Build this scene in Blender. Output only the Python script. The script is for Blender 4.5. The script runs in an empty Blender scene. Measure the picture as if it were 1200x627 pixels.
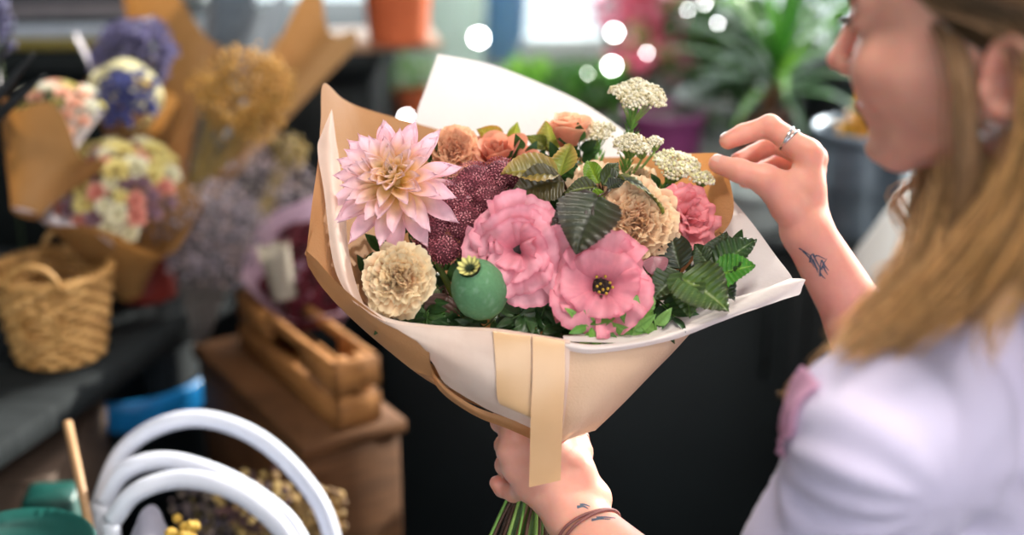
import bpy, math, random
import numpy as np
from mathutils import Vector, Matrix

rnd = random.Random(7)
rng = np.random.default_rng(11)
col = bpy.context.scene.collection
sc = bpy.context.scene
PI = math.pi

# ---------------------------------------------------------------- camera
CAM = Vector((0.0, 0.0, 1.70))
TH = math.radians(20)
FW = Vector((0, math.cos(TH), -math.sin(TH)))
UP = Vector((0, math.sin(TH), math.cos(TH)))
RT = Vector((1, 0, 0))
K = 0.0006                                   # 36 mm sensor, 50 mm lens, 1200 px


def P(px, py, d):
    return CAM + FW * d + RT * ((px - 600) * K * d) + UP * ((313.5 - py) * K * d)


def G(px, py, z):
    """point at height z seen at a pixel"""
    r = FW + RT * ((px - 600) * K) + UP * ((313.5 - py) * K)
    t = (z - CAM.z) / r.z
    return CAM + r * t


def Y_(px, py, y):
    """point at depth plane world-y seen at a pixel"""
    r = FW + RT * ((px - 600) * K) + UP * ((313.5 - py) * K)
    return CAM + r * (y / r.y)


def D(a, b, c):
    """direction: a right, b up, c towards the viewer side"""
    return (RT * a + UP * b - FW * c).normalized()


cd = bpy.data.cameras.new('camera')
cd.lens = 50
cd.sensor_width = 36
cd.clip_end = 100
cd.dof.use_dof = True
cd.dof.focus_distance = 1.265
cd.dof.aperture_fstop = 1.7
cam = bpy.data.objects.new('camera', cd)
cam.location = CAM
cam.rotation_euler = (PI / 2 - TH, 0, 0)
col.objects.link(cam)
sc.camera = cam


# ---------------------------------------------------------------- colour
def lin(h):
    """sRGB hex or 0-255 triple -> linear rgb"""
    if isinstance(h, str):
        h = [int(h[i:i + 2], 16) for i in (0, 2, 4)]
    out = []
    for c in h:
        c = c / 255
        out.append(c / 12.92 if c <= .04045 else ((c + .055) / 1.055) ** 2.4)
    return np.array(out)


# ---------------------------------------------------------------- materials
MATS = {}


def new_mat(name):
    m = bpy.data.materials.new(name)
    m.use_nodes = True
    nt = m.node_tree
    nt.nodes.clear()
    out = nt.nodes.new('ShaderNodeOutputMaterial')
    MATS[name] = m
    return m, nt, out


def N(nt, t, **kw):
    n = nt.nodes.new(t)
    for k, v in kw.items():
        if k.startswith('i_'):
            n.inputs[k[2:].replace('_', ' ')].default_value = v
        else:
            setattr(n, k, v)
    return n


def mat(name, c, rough=.6, metal=0., c2=None, scale=20., bump=0., bscale=60., trans=0., spec=.5, stretch=None,
        attr=False, sheen=0., sss=0., emit=0., tcol=None, detail=4., alpha=1., transmission=0.):
    """procedural surface: base colour (or vertex attribute) broken up by noise, bump, optional translucency"""
    if name in MATS:
        return MATS[name]
    m, nt, out = new_mat(name)
    L = nt.links.new
    b = N(nt, 'ShaderNodeBsdfPrincipled')
    b.inputs['Roughness'].default_value = rough
    b.inputs['Metallic'].default_value = metal
    b.inputs['Specular IOR Level'].default_value = spec
    b.inputs['Sheen Weight'].default_value = sheen
    b.inputs['Transmission Weight'].default_value = transmission
    tc = N(nt, 'ShaderNodeTexCoord')
    src = tc.outputs['Object']
    if stretch:
        mp = N(nt, 'ShaderNodeMapping')
        mp.inputs['Scale'].default_value = stretch
        L(src, mp.inputs['Vector'])
        src = mp.outputs['Vector']
    no = N(nt, 'ShaderNodeTexNoise')
    no.inputs['Scale'].default_value = scale
    no.inputs['Detail'].default_value = detail
    L(src, no.inputs['Vector'])
    if attr:
        at = N(nt, 'ShaderNodeAttribute', attribute_name='Col')
        mx = N(nt, 'ShaderNodeMixRGB', blend_type='MULTIPLY')
        mx.inputs['Fac'].default_value = 1
        rp = N(nt, 'ShaderNodeValToRGB')
        rp.color_ramp.elements[0].position = .3
        rp.color_ramp.elements[0].color = (.86, .86, .86, 1)
        rp.color_ramp.elements[1].position = .7
        rp.color_ramp.elements[1].color = (1.06, 1.06, 1.06, 1)
        L(no.outputs['Fac'], rp.inputs['Fac'])
        L(at.outputs['Color'], mx.inputs['Color1'])
        L(rp.outputs['Color'], mx.inputs['Color2'])
        cs = mx.outputs['Color']
    else:
        c = tuple(c)[:3]
        c2 = tuple(c2)[:3] if c2 is not None else tuple(x * .8 for x in c)
        rp = N(nt, 'ShaderNodeValToRGB')
        rp.color_ramp.elements[0].position = .35
        rp.color_ramp.elements[0].color = (*c2, 1)
        rp.color_ramp.elements[1].position = .65
        rp.color_ramp.elements[1].color = (*c, 1)
        L(no.outputs['Fac'], rp.inputs['Fac'])
        cs = rp.outputs['Color']
    L(cs, b.inputs['Base Color'])
    if sss:
        b.inputs['Subsurface Weight'].default_value = sss
        b.inputs['Subsurface Radius'].default_value = (1, .35, .2)
        b.inputs['Subsurface Scale'].default_value = .008
    if emit:
        L(cs, b.inputs['Emission Color'])
        b.inputs['Emission Strength'].default_value = emit
    if bump:
        n2 = N(nt, 'ShaderNodeTexNoise')
        n2.inputs['Scale'].default_value = bscale
        n2.inputs['Detail'].default_value = 5
        L(src, n2.inputs['Vector'])
        bp = N(nt, 'ShaderNodeBump')
        bp.inputs['Strength'].default_value = bump
        bp.inputs['Distance'].default_value = .002
        L(n2.outputs['Fac'], bp.inputs['Height'])
        L(bp.outputs['Normal'], b.inputs['Normal'])
    sh = b.outputs['BSDF']
    if trans:
        tr = N(nt, 'ShaderNodeBsdfTranslucent')
        if tcol is not None:
            tm = N(nt, 'ShaderNodeMixRGB', blend_type='MULTIPLY')
            tm.inputs['Fac'].default_value = 1
            tm.inputs['Color2'].default_value = (*tuple(tcol)[:3], 1)
            L(cs, tm.inputs['Color1'])
            L(tm.outputs['Color'], tr.inputs['Color'])
        else:
            L(cs, tr.inputs['Color'])
        ms = N(nt, 'ShaderNodeMixShader')
        ms.inputs['Fac'].default_value = trans
        L(sh, ms.inputs[1])
        L(tr.outputs['BSDF'], ms.inputs[2])
        sh = ms.outputs['Shader']
    L(sh, out.inputs['Surface'])
    return m


# ---------------------------------------------------------------- mesh builder
def w_loc(o):
    v = Vector((0, 0, 0))
    while o is not None:
        v = v + o.location
        o = o.parent
    return v


class MB:
    def __init__(self):
        self.v, self.c, self.f, self.n = [], [], [], 0

    def add(self, pts, faces, c=None):
        pts = np.asarray(pts, float).reshape(-1, 3)
        self.v.append(pts)
        if c is None:
            c = (1, 1, 1)
        c = np.asarray(c, float)
        self.c.append(np.broadcast_to(c, pts.shape) if c.ndim == 1 else c.reshape(-1, 3))
        faces = np.asarray(faces, int)
        if faces.size:
            self.f.append(faces + self.n)
        self.n += len(pts)
        return self

    def grid(self, g, c=None, cu=False, cv=False):
        """g (n,m,3) grid; cu closes the first index, cv the second"""
        n, m = g.shape[:2]
        a = np.arange(n * m).reshape(n, m)
        if cu:
            a = np.vstack([a, a[:1]])
        if cv:
            a = np.hstack([a, a[:, :1]])
        q = np.stack([a[:-1, :-1], a[1:, :-1], a[1:, 1:], a[:-1, 1:]], -1).reshape(-1, 4)
        return self.add(g.reshape(-1, 3), q, c)

    def tube(self, path, r, k=8, c=None, cap=True):
        path = np.asarray([tuple(p) for p in path], float)
        n = len(path)
        r = np.broadcast_to(np.asarray(r, float), (n,))
        t = np.gradient(path, axis=0)
        t /= np.linalg.norm(t, axis=1)[:, None] + 1e-12
        up = np.array([0, 0, 1.]) if abs(t[0][2]) < .9 else np.array([1., 0, 0])
        a = np.cross(t[0], up)
        a /= np.linalg.norm(a)
        rings = []
        for i in range(n):
            a = a - t[i] * np.dot(a, t[i])
            a /= np.linalg.norm(a) + 1e-12
            b = np.cross(t[i], a)
            th = np.arange(k) * 2 * PI / k
            rings.append(path[i] + r[i] * (np.cos(th)[:, None] * a + np.sin(th)[:, None] * b))
        g = np.array(rings)
        if c is not None and np.asarray(c).ndim == 2:
            c = np.repeat(np.asarray(c)[:, None, :], k, 1)
        if cap:
            g = np.concatenate([path[:1, None, :].repeat(k, 1), g, path[-1:, None, :].repeat(k, 1)])
            if c is not None and np.asarray(c).ndim == 3:
                c = np.concatenate([c[:1], c, c[-1:]])
        return self.grid(g, c, cv=True)

    def lathe(self, prof, center=(0, 0, 0), k=32, c=None, axis=None, sq=1.):
        prof = np.asarray(prof, float)
        th = np.arange(k) * 2 * PI / k
        g = np.stack([prof[:, 0][:, None] * np.cos(th), prof[:, 0][:, None] * np.sin(th) * sq,
                      prof[:, 1][:, None] * np.ones(k)], -1)
        if axis is not None:
            R = np.array(frame(axis))
            g = g @ R.T
        return self.grid(g + np.array(tuple(center)), c, cv=True)

    def box(self, c0, size, rot=0., bev=0.):
        c0 = np.array(tuple(c0), float)
        s = np.array(size, float) / 2
        co, si = math.cos(rot), math.sin(rot)
        R = np.array([[co, -si, 0], [si, co, 0], [0, 0, 1]])
        b = min(bev, *(s * .9)) if bev else 0
        if not b:
            pts = np.array([[x, y, z] for x in (-1, 1) for y in (-1, 1) for z in (-1, 1)]) * s
            f = [(0, 1, 3, 2), (4, 6, 7, 5), (0, 4, 5, 1), (2, 3, 7, 6), (0, 2, 6, 4), (1, 5, 7, 3)]
            return self.add(pts @ R.T + c0, f)
        # bevelled box: rounded rectangle rings
        lv = [(-s[2], b), (-s[2] + b, 0), (s[2] - b, 0), (s[2], b)]
        rings = []
        for z, ins in lv:
            x, y = s[0] - ins, s[1] - ins
            q = b
            ring = [(x, -y + q), (x, y - q), (x - q, y), (-x + q, y), (-x, y - q), (-x, -y + q), (-x + q, -y), (x - q, -y)]
            rings.append([(p[0], p[1], z) for p in ring])
        g = np.array(rings)
        g = np.concatenate([np.array([[0, 0, -s[2]]])[:, None, :].repeat(8, 1), g, np.array([[0, 0, s[2]]])[:, None, :].repeat(8, 1)])
        return self.grid(g @ R.T + c0, cv=True)

    def build(self, name, m, parent=None, smooth=True, **tags):
        V = np.concatenate(self.v) if self.v else np.zeros((0, 3))
        C = np.concatenate(self.c)
        if parent is not None:
            V = V - np.array(w_loc(parent))
        me = bpy.data.meshes.new(name)
        sizes = [f.shape[1] for f in self.f for _ in range(len(f))]
        idx = np.concatenate([f.reshape(-1) for f in self.f]).astype(np.int32)
        loc = None
        if parent is None and len(V):
            loc = (V.min(0) + V.max(0)) / 2
            loc[2] = V[:, 2].min()
            V = V - loc
        me.vertices.add(len(V))
        me.vertices.foreach_set('co', V.reshape(-1).astype(np.float32))
        me.loops.add(len(idx))
        me.loops.foreach_set('vertex_index', idx)
        me.polygons.add(len(sizes))
        st = np.concatenate([[0], np.cumsum(sizes)[:-1]]).astype(np.int32)
        me.polygons.foreach_set('loop_start', st)
        me.polygons.foreach_set('loop_total', np.array(sizes, np.int32))
        me.update(calc_edges=True)
        me.validate(clean_customdata=False)
        if len(me.vertices) == len(C):
            ca = me.color_attributes.new('Col', 'FLOAT_COLOR', 'POINT')
            ca.data.foreach_set('color', np.concatenate([C, np.ones((len(C), 1))], 1).reshape(-1).astype(np.float32))
        if smooth:
            me.polygons.foreach_set('use_smooth', np.ones(len(me.polygons), bool))
        me.materials.append(m)
        o = bpy.data.objects.new(name, me)
        col.objects.link(o)
        if parent is not None:
            o.parent = parent
        elif loc is not None:
            o.location = loc
        for k_, v_ in tags.items():
            o[k_] = v_
        return o


def thing(name, label, cat, loc=(0, 0, 0), group=None):
    o = bpy.data.objects.new(name, None)
    o.empty_display_size = .05
    col.objects.link(o)
    o.location = loc
    o['label'] = label
    o['category'] = cat
    if group:
        o['group'] = group
    return o


def tag(o, label, cat, group=None, kind=None):
    o['label'] = label
    o['category'] = cat
    if group:
        o['group'] = group
    if kind:
        o['kind'] = kind
    return o


def struct(o, label=None):
    o['kind'] = 'structure'
    if label:
        o['label'] = label
    return o


def dup(root, M, label=None, group=None, keep=None):
    """copy of a thing with copies of its parts; M is the new world matrix"""
    r = root.copy()
    col.objects.link(r)
    r.matrix_world = M
    r.location, r.rotation_euler, r.scale = M.to_translation(), M.to_euler(), M.to_scale()
    if label:
        r['label'] = label
    if group:
        r['group'] = group
    for ch in list(root.children):
        c = ch.copy()
        col.objects.link(c)
        c.parent = r
        for g in ch.children:
            d = g.copy()
            col.objects.link(d)
            d.parent = c
    return r


def place(root, M):
    root.location, root.rotation_euler, root.scale = M.to_translation(), M.to_euler(), M.to_scale()


def TRS(loc, n=(0, 0, 1), roll=0., s=1.):
    R = frame(n)
    return Matrix.Translation(Vector(loc)) @ R.to_4x4() @ Matrix.Rotation(roll, 4, 'Z') @ Matrix.Scale(s, 4)


def frame(n):
    """rotation matrix whose z axis is n"""
    n = Vector(n).normalized()
    up = UP if abs(n.dot(UP)) < .95 else RT
    x = up.cross(n).normalized()
    y = n.cross(x)
    return Matrix((x, y, n)).transposed()


def xf(g, loc, n, roll=0., s=1.):
    """transform numpy points from flower space to world"""
    R = np.array(frame(n))
    c, si = math.cos(roll), math.sin(roll)
    Z = np.array([[c, -si, 0], [si, c, 0], [0, 0, 1]])
    return (g * s) @ (R @ Z).T + np.array(tuple(loc))


def catmull(pts, n):
    p = np.asarray([tuple(q) for q in pts], float)
    k = len(p)
    if k == 2:
        t = np.linspace(0, 1, n)[:, None]
        return p[0] * (1 - t) + p[1] * t
    e = np.vstack([2 * p[0] - p[1], p, 2 * p[-1] - p[-2]])
    u = np.linspace(0, k - 1 - 1e-9, n)
    i = u.astype(int)
    t = (u - i)[:, None]
    a, b, c, d = e[i], e[i + 1], e[i + 2], e[i + 3]
    return .5 * (2 * b + (c - a) * t + (2 * a - 5 * b + 4 * c - d) * t ** 2 + (3 * b - a - 3 * c + d) * t ** 3)


def lerpath(pts, n):
    p = np.asarray([tuple(q) for q in pts], float)
    u = np.linspace(0, len(p) - 1 - 1e-9, n)
    i = u.astype(int)
    t = (u - i)[:, None]
    return p[i] * (1 - t) + p[i + 1] * t


def patch(rows, nu=24, nv=24):
    """smooth grid through a control net of (px,py,d) points"""
    R = [catmull([P(*q) for q in r], nu) for r in rows]
    R = np.array(R)
    return np.stack([catmull(R[:, j], nv) for j in range(nu)], 1)


def vnoise(p, s, seed=0):
    """cheap smooth pseudo noise"""
    p = np.asarray(p) * s + seed * 3.17
    return (np.sin(p[..., 0] * 1.3 + np.sin(p[..., 1] * 2.1 + seed) * 1.2) + np.sin(p[..., 1] * 1.7 + np.sin(p[..., 2] * 1.9) * 1.4 + 1.3)
            + np.sin(p[..., 2] * 1.5 + np.sin(p[..., 0] * 2.3 + 2.) * 1.1)) / 3


# ---------------------------------------------------------------- implicit surfaces (for the figure)
def smin(a, b, k):
    h = np.maximum(k - np.abs(a - b), 0) / k
    return np.minimum(a, b) - h * h * k * .25


def smax(a, b, k):
    return -smin(-a, -b, k)


def cap_(p, a, b, ra, rb=None):
    rb = ra if rb is None else rb
    a = np.array(tuple(a), np.float32)
    b = np.array(tuple(b), np.float32)
    ab = b - a
    h = np.clip(((p - a) @ ab) / (ab @ ab), 0, 1)
    return np.linalg.norm(p - a - h[:, None] * ab, axis=1) - (ra + (rb - ra) * h)


def ell(p, c, r, R=None):
    q = p - np.array(tuple(c), np.float32)
    if R is not None:
        q = q @ R
    r = np.array(r, np.float32)
    k0 = np.linalg.norm(q / r, axis=1)
    k1 = np.linalg.norm(q / (r * r), axis=1) + 1e-9
    return k0 * (k0 - 1) / k1


def surface_nets(f, lo, hi, h, slack=1.5, B=10):
    lo = np.array(lo, np.float64)
    nb = np.ceil((np.array(hi) - lo) / (h * B)).astype(int)
    bi = np.stack(np.meshgrid(*[np.arange(k) for k in nb], indexing='ij'), -1).reshape(-1, 3)
    cen = lo + (bi + .5) * B * h
    dv = f(cen.astype(np.float32))
    act = bi[np.abs(dv) < B * h * .87 * slack + .004]
    S = B + 2
    loc = np.stack(np.meshgrid(*[np.arange(S)] * 3, indexing='ij'), -1) - 1
    DIM = (nb + 2) * B + 4
    allk, allp, quads = [], [], []
    corners = [(a, b, c) for a in (0, 1) for b in (0, 1) for c in (0, 1)]
    edges = [(p, q) for p in corners for q in corners if sum(abs(a - b) for a, b in zip(p, q)) == 1 and p < q]
    for s in range(0, len(act), 250):
        A = act[s:s + 250]
        gi = A[:, None, None, None, :] * B + loc[None]
        pts = (lo + gi * h).reshape(-1, 3).astype(np.float32)
        V = f(pts).reshape(len(A), S, S, S)
        V = np.where(V == 0, 1e-9, V)
        C = {c: V[:, c[0]:S - 1 + c[0], c[1]:S - 1 + c[1], c[2]:S - 1 + c[2]] for c in corners}
        ins = sum((C[c] < 0).astype(np.int8) for c in corners)
        mix = (ins > 0) & (ins < 8)
        ix = np.nonzero(mix)
        base = gi[ix[0], ix[1], ix[2], ix[3]]
        acc = np.zeros((len(base), 3))
        cnt = np.zeros(len(base))
        for p, q in edges:
            a, b = C[p][ix], C[q][ix]
            m = (a < 0) != (b < 0)
            t = np.where(m, a / np.where(m, a - b, 1), 0)
            pos = np.array(p) + t[:, None] * (np.array(q) - np.array(p))
            acc += pos * m[:, None]
            cnt += m
        pos = lo + (base + acc / cnt[:, None]) * h
        b1 = base + 1
        key = (b1[:, 0].astype(np.int64) * DIM[1] + b1[:, 1]) * DIM[2] + b1[:, 2]
        allk.append(key)
        allp.append(pos)
        o = 1
        core = V[:, o:o + B, o:o + B, o:o + B]
        for ax in range(3):
            sl = [slice(o, o + B)] * 3
            sl[ax] = slice(o + 1, o + B + 1)
            nx = V[(slice(None), *sl)]
            ch = (core < 0) != (nx < 0)
            e = np.nonzero(ch)
            g = gi[e[0], e[1] + o, e[2] + o, e[3] + o] + 1
            flip = core[e] < 0
            u, w = (ax + 1) % 3, (ax + 2) % 3
            q = []
            for du, dw in ((0, 0), (-1, 0), (-1, -1), (0, -1)):
                gg = g.copy()
                gg[:, u] += du
                gg[:, w] += dw
                q.append((gg[:, 0].astype(np.int64) * DIM[1] + gg[:, 1]) * DIM[2] + gg[:, 2])
            q = np.stack(q, 1)
            q[~flip] = q[~flip][:, ::-1]
            quads.append(q)
    k = np.concatenate(allk)
    p = np.concatenate(allp)
    uk, first = np.unique(k, return_index=True)
    Q = np.concatenate(quads)
    I = np.searchsorted(uk, Q)
    I = np.clip(I, 0, len(uk) - 1)
    ok = (uk[I] == Q).all(1)
    return p[first], I[ok]


def grad(f, p, e=.0015):
    p = np.asarray(p, np.float32)
    g = np.stack([f(p + np.eye(3, dtype=np.float32)[i] * e) - f(p - np.eye(3, dtype=np.float32)[i] * e) for i in range(3)], 1)
    return g / (np.linalg.norm(g, axis=1)[:, None] + 1e-9)


def project(f, p, off=0., it=6):
    p = np.asarray(p, np.float32)
    for _ in range(it):
        p = p - grad(f, p) * (f(p) - off)[:, None]
    return p
HEAD_YAW, HEAD_BOW, HEAD_S = 31, 8, 1.06
NOSE_PX = (970, 70, 1.05)


def hair_locks(st):
    # path of px,py,depth; count, spread; colours paint shade on top locks, sunlight on lower
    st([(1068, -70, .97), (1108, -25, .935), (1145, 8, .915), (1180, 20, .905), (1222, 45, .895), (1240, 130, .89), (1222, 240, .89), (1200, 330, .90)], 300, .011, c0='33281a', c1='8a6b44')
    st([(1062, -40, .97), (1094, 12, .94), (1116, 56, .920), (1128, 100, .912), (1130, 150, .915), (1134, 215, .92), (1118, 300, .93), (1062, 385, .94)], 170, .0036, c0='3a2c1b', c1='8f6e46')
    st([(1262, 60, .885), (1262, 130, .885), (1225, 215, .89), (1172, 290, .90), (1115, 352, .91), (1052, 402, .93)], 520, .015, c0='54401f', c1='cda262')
    st([(1098, 190, 1.02), (1095, 240, 1.01), (1088, 290, 1.00), (1065, 345, .98), (1030, 385, .97), (1000, 415, .97)], 360, .010, c0='8a6b44', c1='ecc88c')
    st([(1140, 190, .945), (1132, 240, .945), (1110, 300, .945), (1070, 350, .95), (1032, 392, .955), (1002, 418, .96)], 460, .012, c0='6b5029', c1='dfb676')
    st([(1245, 60, .88), (1245, 160, .875), (1225, 250, .875), (1192, 310, .88), (1176, 350, .89)], 280, .013, c0='54401f', c1='bd9254')
    st([(1225, 220, .88), (1215, 290, .875), (1185, 345, .88), (1165, 390, .885), (1163, 440, .89)], 40, .005, c0='8a6b44', c1='d6ae72', wave=.006)
    st([(1085, 205, 1.06), (1050, 235, 1.06), (1078, 290, 1.05), (1060, 340, 1.04), (1040, 370, 1.03)], 22, .005, c0='b08a55', c1='e6c48c', wave=.008)
    st([(1000, 405, 1.00), (975, 430, 1.02), (950, 452, 1.04), (928, 466, 1.05)], 70, .005, c0='a87f48', c1='dfb679', wave=.006)
    st([(1050, 345, .97), (1040, 322, .965), (1058, 306, .965), (1072, 322, .97), (1052, 352, .97)], 18, .004, c0='9a7748', c1='d6ae72', wave=.004)


WORLD, SUN, SUN_DIR = 1.9, 14.5, (.68, .62, .42)
E_FRONT, E_BACK, E_CEIL, EXPO = 47, 125, 25, 0.15
# ================================================================ the person
def chain(p, pts, rs, k=.003):
    d = None
    for i in range(len(pts) - 1):
        c = cap_(p, pts[i], pts[i + 1], rs[i], rs[i + 1])
        d = c if d is None else smin(d, c, k)
    return d


# ---- head frame
PSI = math.radians(HEAD_YAW)
BOW = math.radians(HEAD_BOW)
HFx = Vector((-math.cos(PSI) * math.cos(BOW), math.sin(PSI) * math.cos(BOW), -math.sin(BOW)))
HLy = Vector((-math.sin(PSI), -math.cos(PSI), 0))
HUz = HFx.cross(HLy)
HS = Vector((1.05, 1.0, .90)) * HEAD_S
HR = np.array([tuple(HFx), tuple(HLy), tuple(HUz)], np.float32).T      # columns
NOSE = P(*NOSE_PX)
HC = NOSE - (HFx * (.1175 * HS.x) + HUz * (-.010 * HS.z))


def hw(x, y, z):
    """head space (metres of an average head) -> world"""
    return HC + HFx * (x * HS.x) + HLy * (y * HS.y) + HUz * (z * HS.z)


def head_sdf(pw):
    q = ((pw - np.array(tuple(HC), np.float32)) @ HR) / np.array(tuple(HS), np.float32)
    q = q.astype(np.float32)
    a = q.copy()
    a[:, 1] = np.abs(a[:, 1])                      # mirror
    d = ell(q, (-.008, 0, .043), (.092, .074, .084))
    d = smin(d, ell(q, (.040, 0, .050), (.056, .060, .056)), .02)
    d = smin(d, ell(q, (.042, 0, -.018), (.050, .054, .066)), .02)
    d = smin(d, ell(a, (.060, .034, -.014), (.030, .026, .030)), .018)
    d = smin(d, ell(a, (.020, .056, -.010), (.034, .014, .034)), .02)
    d = smin(d, cap_(a, (.004, .052, -.042), (.066, .020, -.078), .016, .015), .022)
    d = smin(d, ell(q, (.077, 0, -.079), (.018, .017, .014)), .014)
    d = smin(d, ell(q, (.066, 0, -.043), (.030, .027, .030)), .014)
    d = smin(d, cap_(a, (.088, .009, .037), (.076, .040, .041), .0085, .009), .014)
    d = smax(d, -ell(a, (.1005, .030, .027), (.017, .017, .012)), .012)
    # lids over the eyeball
    d = smin(d, ell(a, (.0775, .031, .0255), (.0135, .0145, .0120)), .004)
    d = smax(d, -ell(a, (.0925, .031, .0245), (.0055, .0110, .0022)), .002)
    # nose
    d = smin(d, cap_(q, (.090, 0, .030), (.1075, 0, -.007), .0065, .0082), .008)
    d = smin(d, ell(q, (.1090, 0, -.0105), (.0092, .0085, .0080)), .004)
    d = smin(d, ell(a, (.0985, .0115, -.0140), (.0095, .0062, .0068)), .004)
    d = smax(d, -ell(a, (.1030, .0062, -.0200), (.0050, .0028, .0035)), .002)
    # lips
    d = smin(d, cap_(a, (.0955, 0, -.0345), (.0845, .021, -.0400), .0055, .0030), .004)
    d = smin(d, cap_(a, (.0940, 0, -.0465), (.0845, .019, -.0415), .0062, .0030), .004)
    d = smax(d, -cap_(a, (.1015, 0, -.0405), (.0880, .022, -.0408), .0016, .0012), .002)
    d = smax(d, -ell(q, (.0985, 0, -.0605), (.006, .020, .006)), .008)
    # ear
    e = ell(a, (-.016, .0745, -.014), (.0165, .0065, .0285), EARR)
    e = smin(e, ell(a, (-.009, .0725, -.039), (.0085, .0050, .0100)), .006)
    rim = np.linalg.norm(np.stack([np.hypot((a[:, 0] + .017) / .0150, (a[:, 2] + .012) / .0255) * .020 - .020, a[:, 1] - .080 + .25 * (a[:, 0] + .016)], 1), axis=1) - .0036
    rim = np.where((a[:, 0] > -.004) & (a[:, 2] < -.01), 1., rim)
    e = smin(e, rim, .004)
    e = smax(e, -ell(a, (-.012, .0850, -.016), (.0105, .0110, .0175), EARR), .003)
    e = smin(e, ell(a, (-.0010, .0755, -.020), (.0042, .0050, .0070)), .003)
    d = smin(d, e, .005)
    return d * .93 * min(HS)


def rotm(ax, deg):
    return np.array(Matrix.Rotation(math.radians(deg), 3, ax), np.float32)


EARR = rotm('Z', 16) @ rotm('Y', -8)

# ---- torso frame
TPSI = math.radians(45)
TF = Vector((-math.cos(TPSI), math.sin(TPSI), 0))
TL = Vector((-math.sin(TPSI), -math.cos(TPSI), 0))
TU = Vector((0, 0, 1))
NB = P(1225, 360, 1.07)                 # base of the neck
LS = P(1040, 512, .985)                 # left shoulder joint
RS = NB + (NB - LS) * .98
RS.z = LS.z + .01
HIP = (LS + RS) / 2 - Vector((0, 0, .50)) - TF * .02
LEL = P(890, 800, 1.13)
REL = P(1092, 520, 1.40)
LWR = P(673, 604, 1.262)
RWR = P(945, 270, 1.335)

# ---- hands, joints as (px, py, depth)
L_FING = [
    ([(604, 508, 1.272), (588, 494, 1.295), (608, 484, 1.330), (638, 487, 1.345)], (.0128, .0098, .0088, .0078)),
    ([(600, 528, 1.270), (593, 522, 1.302), (612, 517, 1.336), (640, 516, 1.342)], (.0128, .0100, .0090, .0078)),
    ([(606, 549, 1.270), (593, 545, 1.302), (612, 541, 1.334), (638, 540, 1.340)], (.0122, .0095, .0086, .0074)),
    ([(620, 570, 1.270), (602, 577, 1.290), (589, 573, 1.299), (582, 566, 1.297)], (.0118, .0085, .0078, .0068)),
]
L_THUMB = ([(692, 585, 1.270), (675, 552, 1.276), (680, 530, 1.290), (679, 513, 1.303)], (.0175, .0135, .0110, .0088))
R_FING = [
    ([(947, 180, 1.330), (902, 148, 1.338), (871, 157, 1.342), (853, 165, 1.342)], (.0130, .0106, .0096, .0082)),
    ([(953, 186, 1.352), (908, 168, 1.372), (882, 181, 1.362), (864, 188, 1.350)], (.0120, .0098, .0088, .0075)),
    ([(952, 197, 1.370), (914, 192, 1.393), (890, 200, 1.387), (873, 204, 1.370)], (.0115, .0092, .0084, .0072)),
    ([(950, 208, 1.386), (920, 208, 1.402), (895, 214, 1.398), (873, 213, 1.385)], (.0108, .0082, .0075, .0064)),
]
R_THUMB = ([(924, 243, 1.322), (896, 210, 1.312), (866, 200, 1.313), (841, 192, 1.319)], (.0150, .0125, .0108, .0088))


def W3(t):
    return [P(*q) for q in t[0]], t[1]


def hand_sdf(p, fingers, thumb, wrist, wr, webk=.007, web=()):
    d = None
    mcps = []
    for f in fingers:
        pts, rs = W3(f)
        mcps.append(pts[0])
        c = chain(p, pts, rs, .0025)
        d = c if d is None else smin(d, c, .0012)
    palm = None
    for i, m in enumerate(mcps):
        c = cap_(p, wrist, m, wr, fingers[i][1][0] * .98)
        palm = c if palm is None else smin(palm, c, .008)
    for a, b in zip(mcps[:-1], mcps[1:]):
        palm = smin(palm, cap_(p, a, b, .0108, .0108), .004)
    # soft pads of the palm
    pts, rs = W3(thumb)
    t = chain(p, pts, rs, .004)
    palm = smin(palm, cap_(p, wrist, pts[0], wr * .95, rs[0]), .010)
    palm = smin(palm, cap_(p, pts[1], mcps[0] * .55 + wrist * .45, rs[1] * .95, .013), .012)
    palm = smin(palm, t, .008)
    for a_, b_, ra_, rb_ in web:
        palm = smin(palm, cap_(p, P(*a_), P(*b_), ra_, rb_), .010)
    # knuckles and finger joints
    d = smin(d, palm, webk)
    for f in fingers:
        q, rs = W3(f)
        d = smin(d, np.linalg.norm(p - np.array(tuple(q[1]), np.float32), axis=1) - rs[1] * 1.05, .003)
    return d


def arm_pts():
    return


TFn, TLn = np.array(tuple(TF), np.float32), np.array(tuple(TL), np.float32)
TRm = np.stack([TFn, TLn, np.array([0, 0, 1], np.float32)], 1)
MIDS = (LS + RS) / 2


def torso_sdf(p, o=0.):
    ch = MIDS - Vector((0, 0, .16)) + TF * .02
    d = ell(p, ch, (.110 + o, .155 + o, .22 + o), TRm)
    d = smin(d, cap_(p, LS + (RS - LS) * .12, RS + (LS - RS) * .12, .050 + o, .050 + o), .06)
    d = smin(d, cap_(p, NB - Vector((0, 0, .03)), LS + Vector((0, 0, .0)), .040 + o, .046 + o), .05)
    d = smin(d, cap_(p, NB - Vector((0, 0, .03)), RS, .040 + o, .046 + o), .05)
    d = smin(d, ell(p, HIP + Vector((0, 0, .12)), (.100 + o, .135 + o, .20 + o), TRm), .06)
    return d


NECK0 = HC + HFx * -.012 - HUz * .03


def arm_l(p, o=0.):
    d = cap_(p, LS, LEL, .048 + o, .038 + o)
    f = smin(cap_(p, LEL, LWR + (LEL - LWR) * .02 + RT * .004, .038 + o, .0215 + o), cap_(p, LEL, LWR - RT * .005 - UP * .0045, .038 + o, .0205 + o), .01)
    return smin(d, f, .02)


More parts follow.
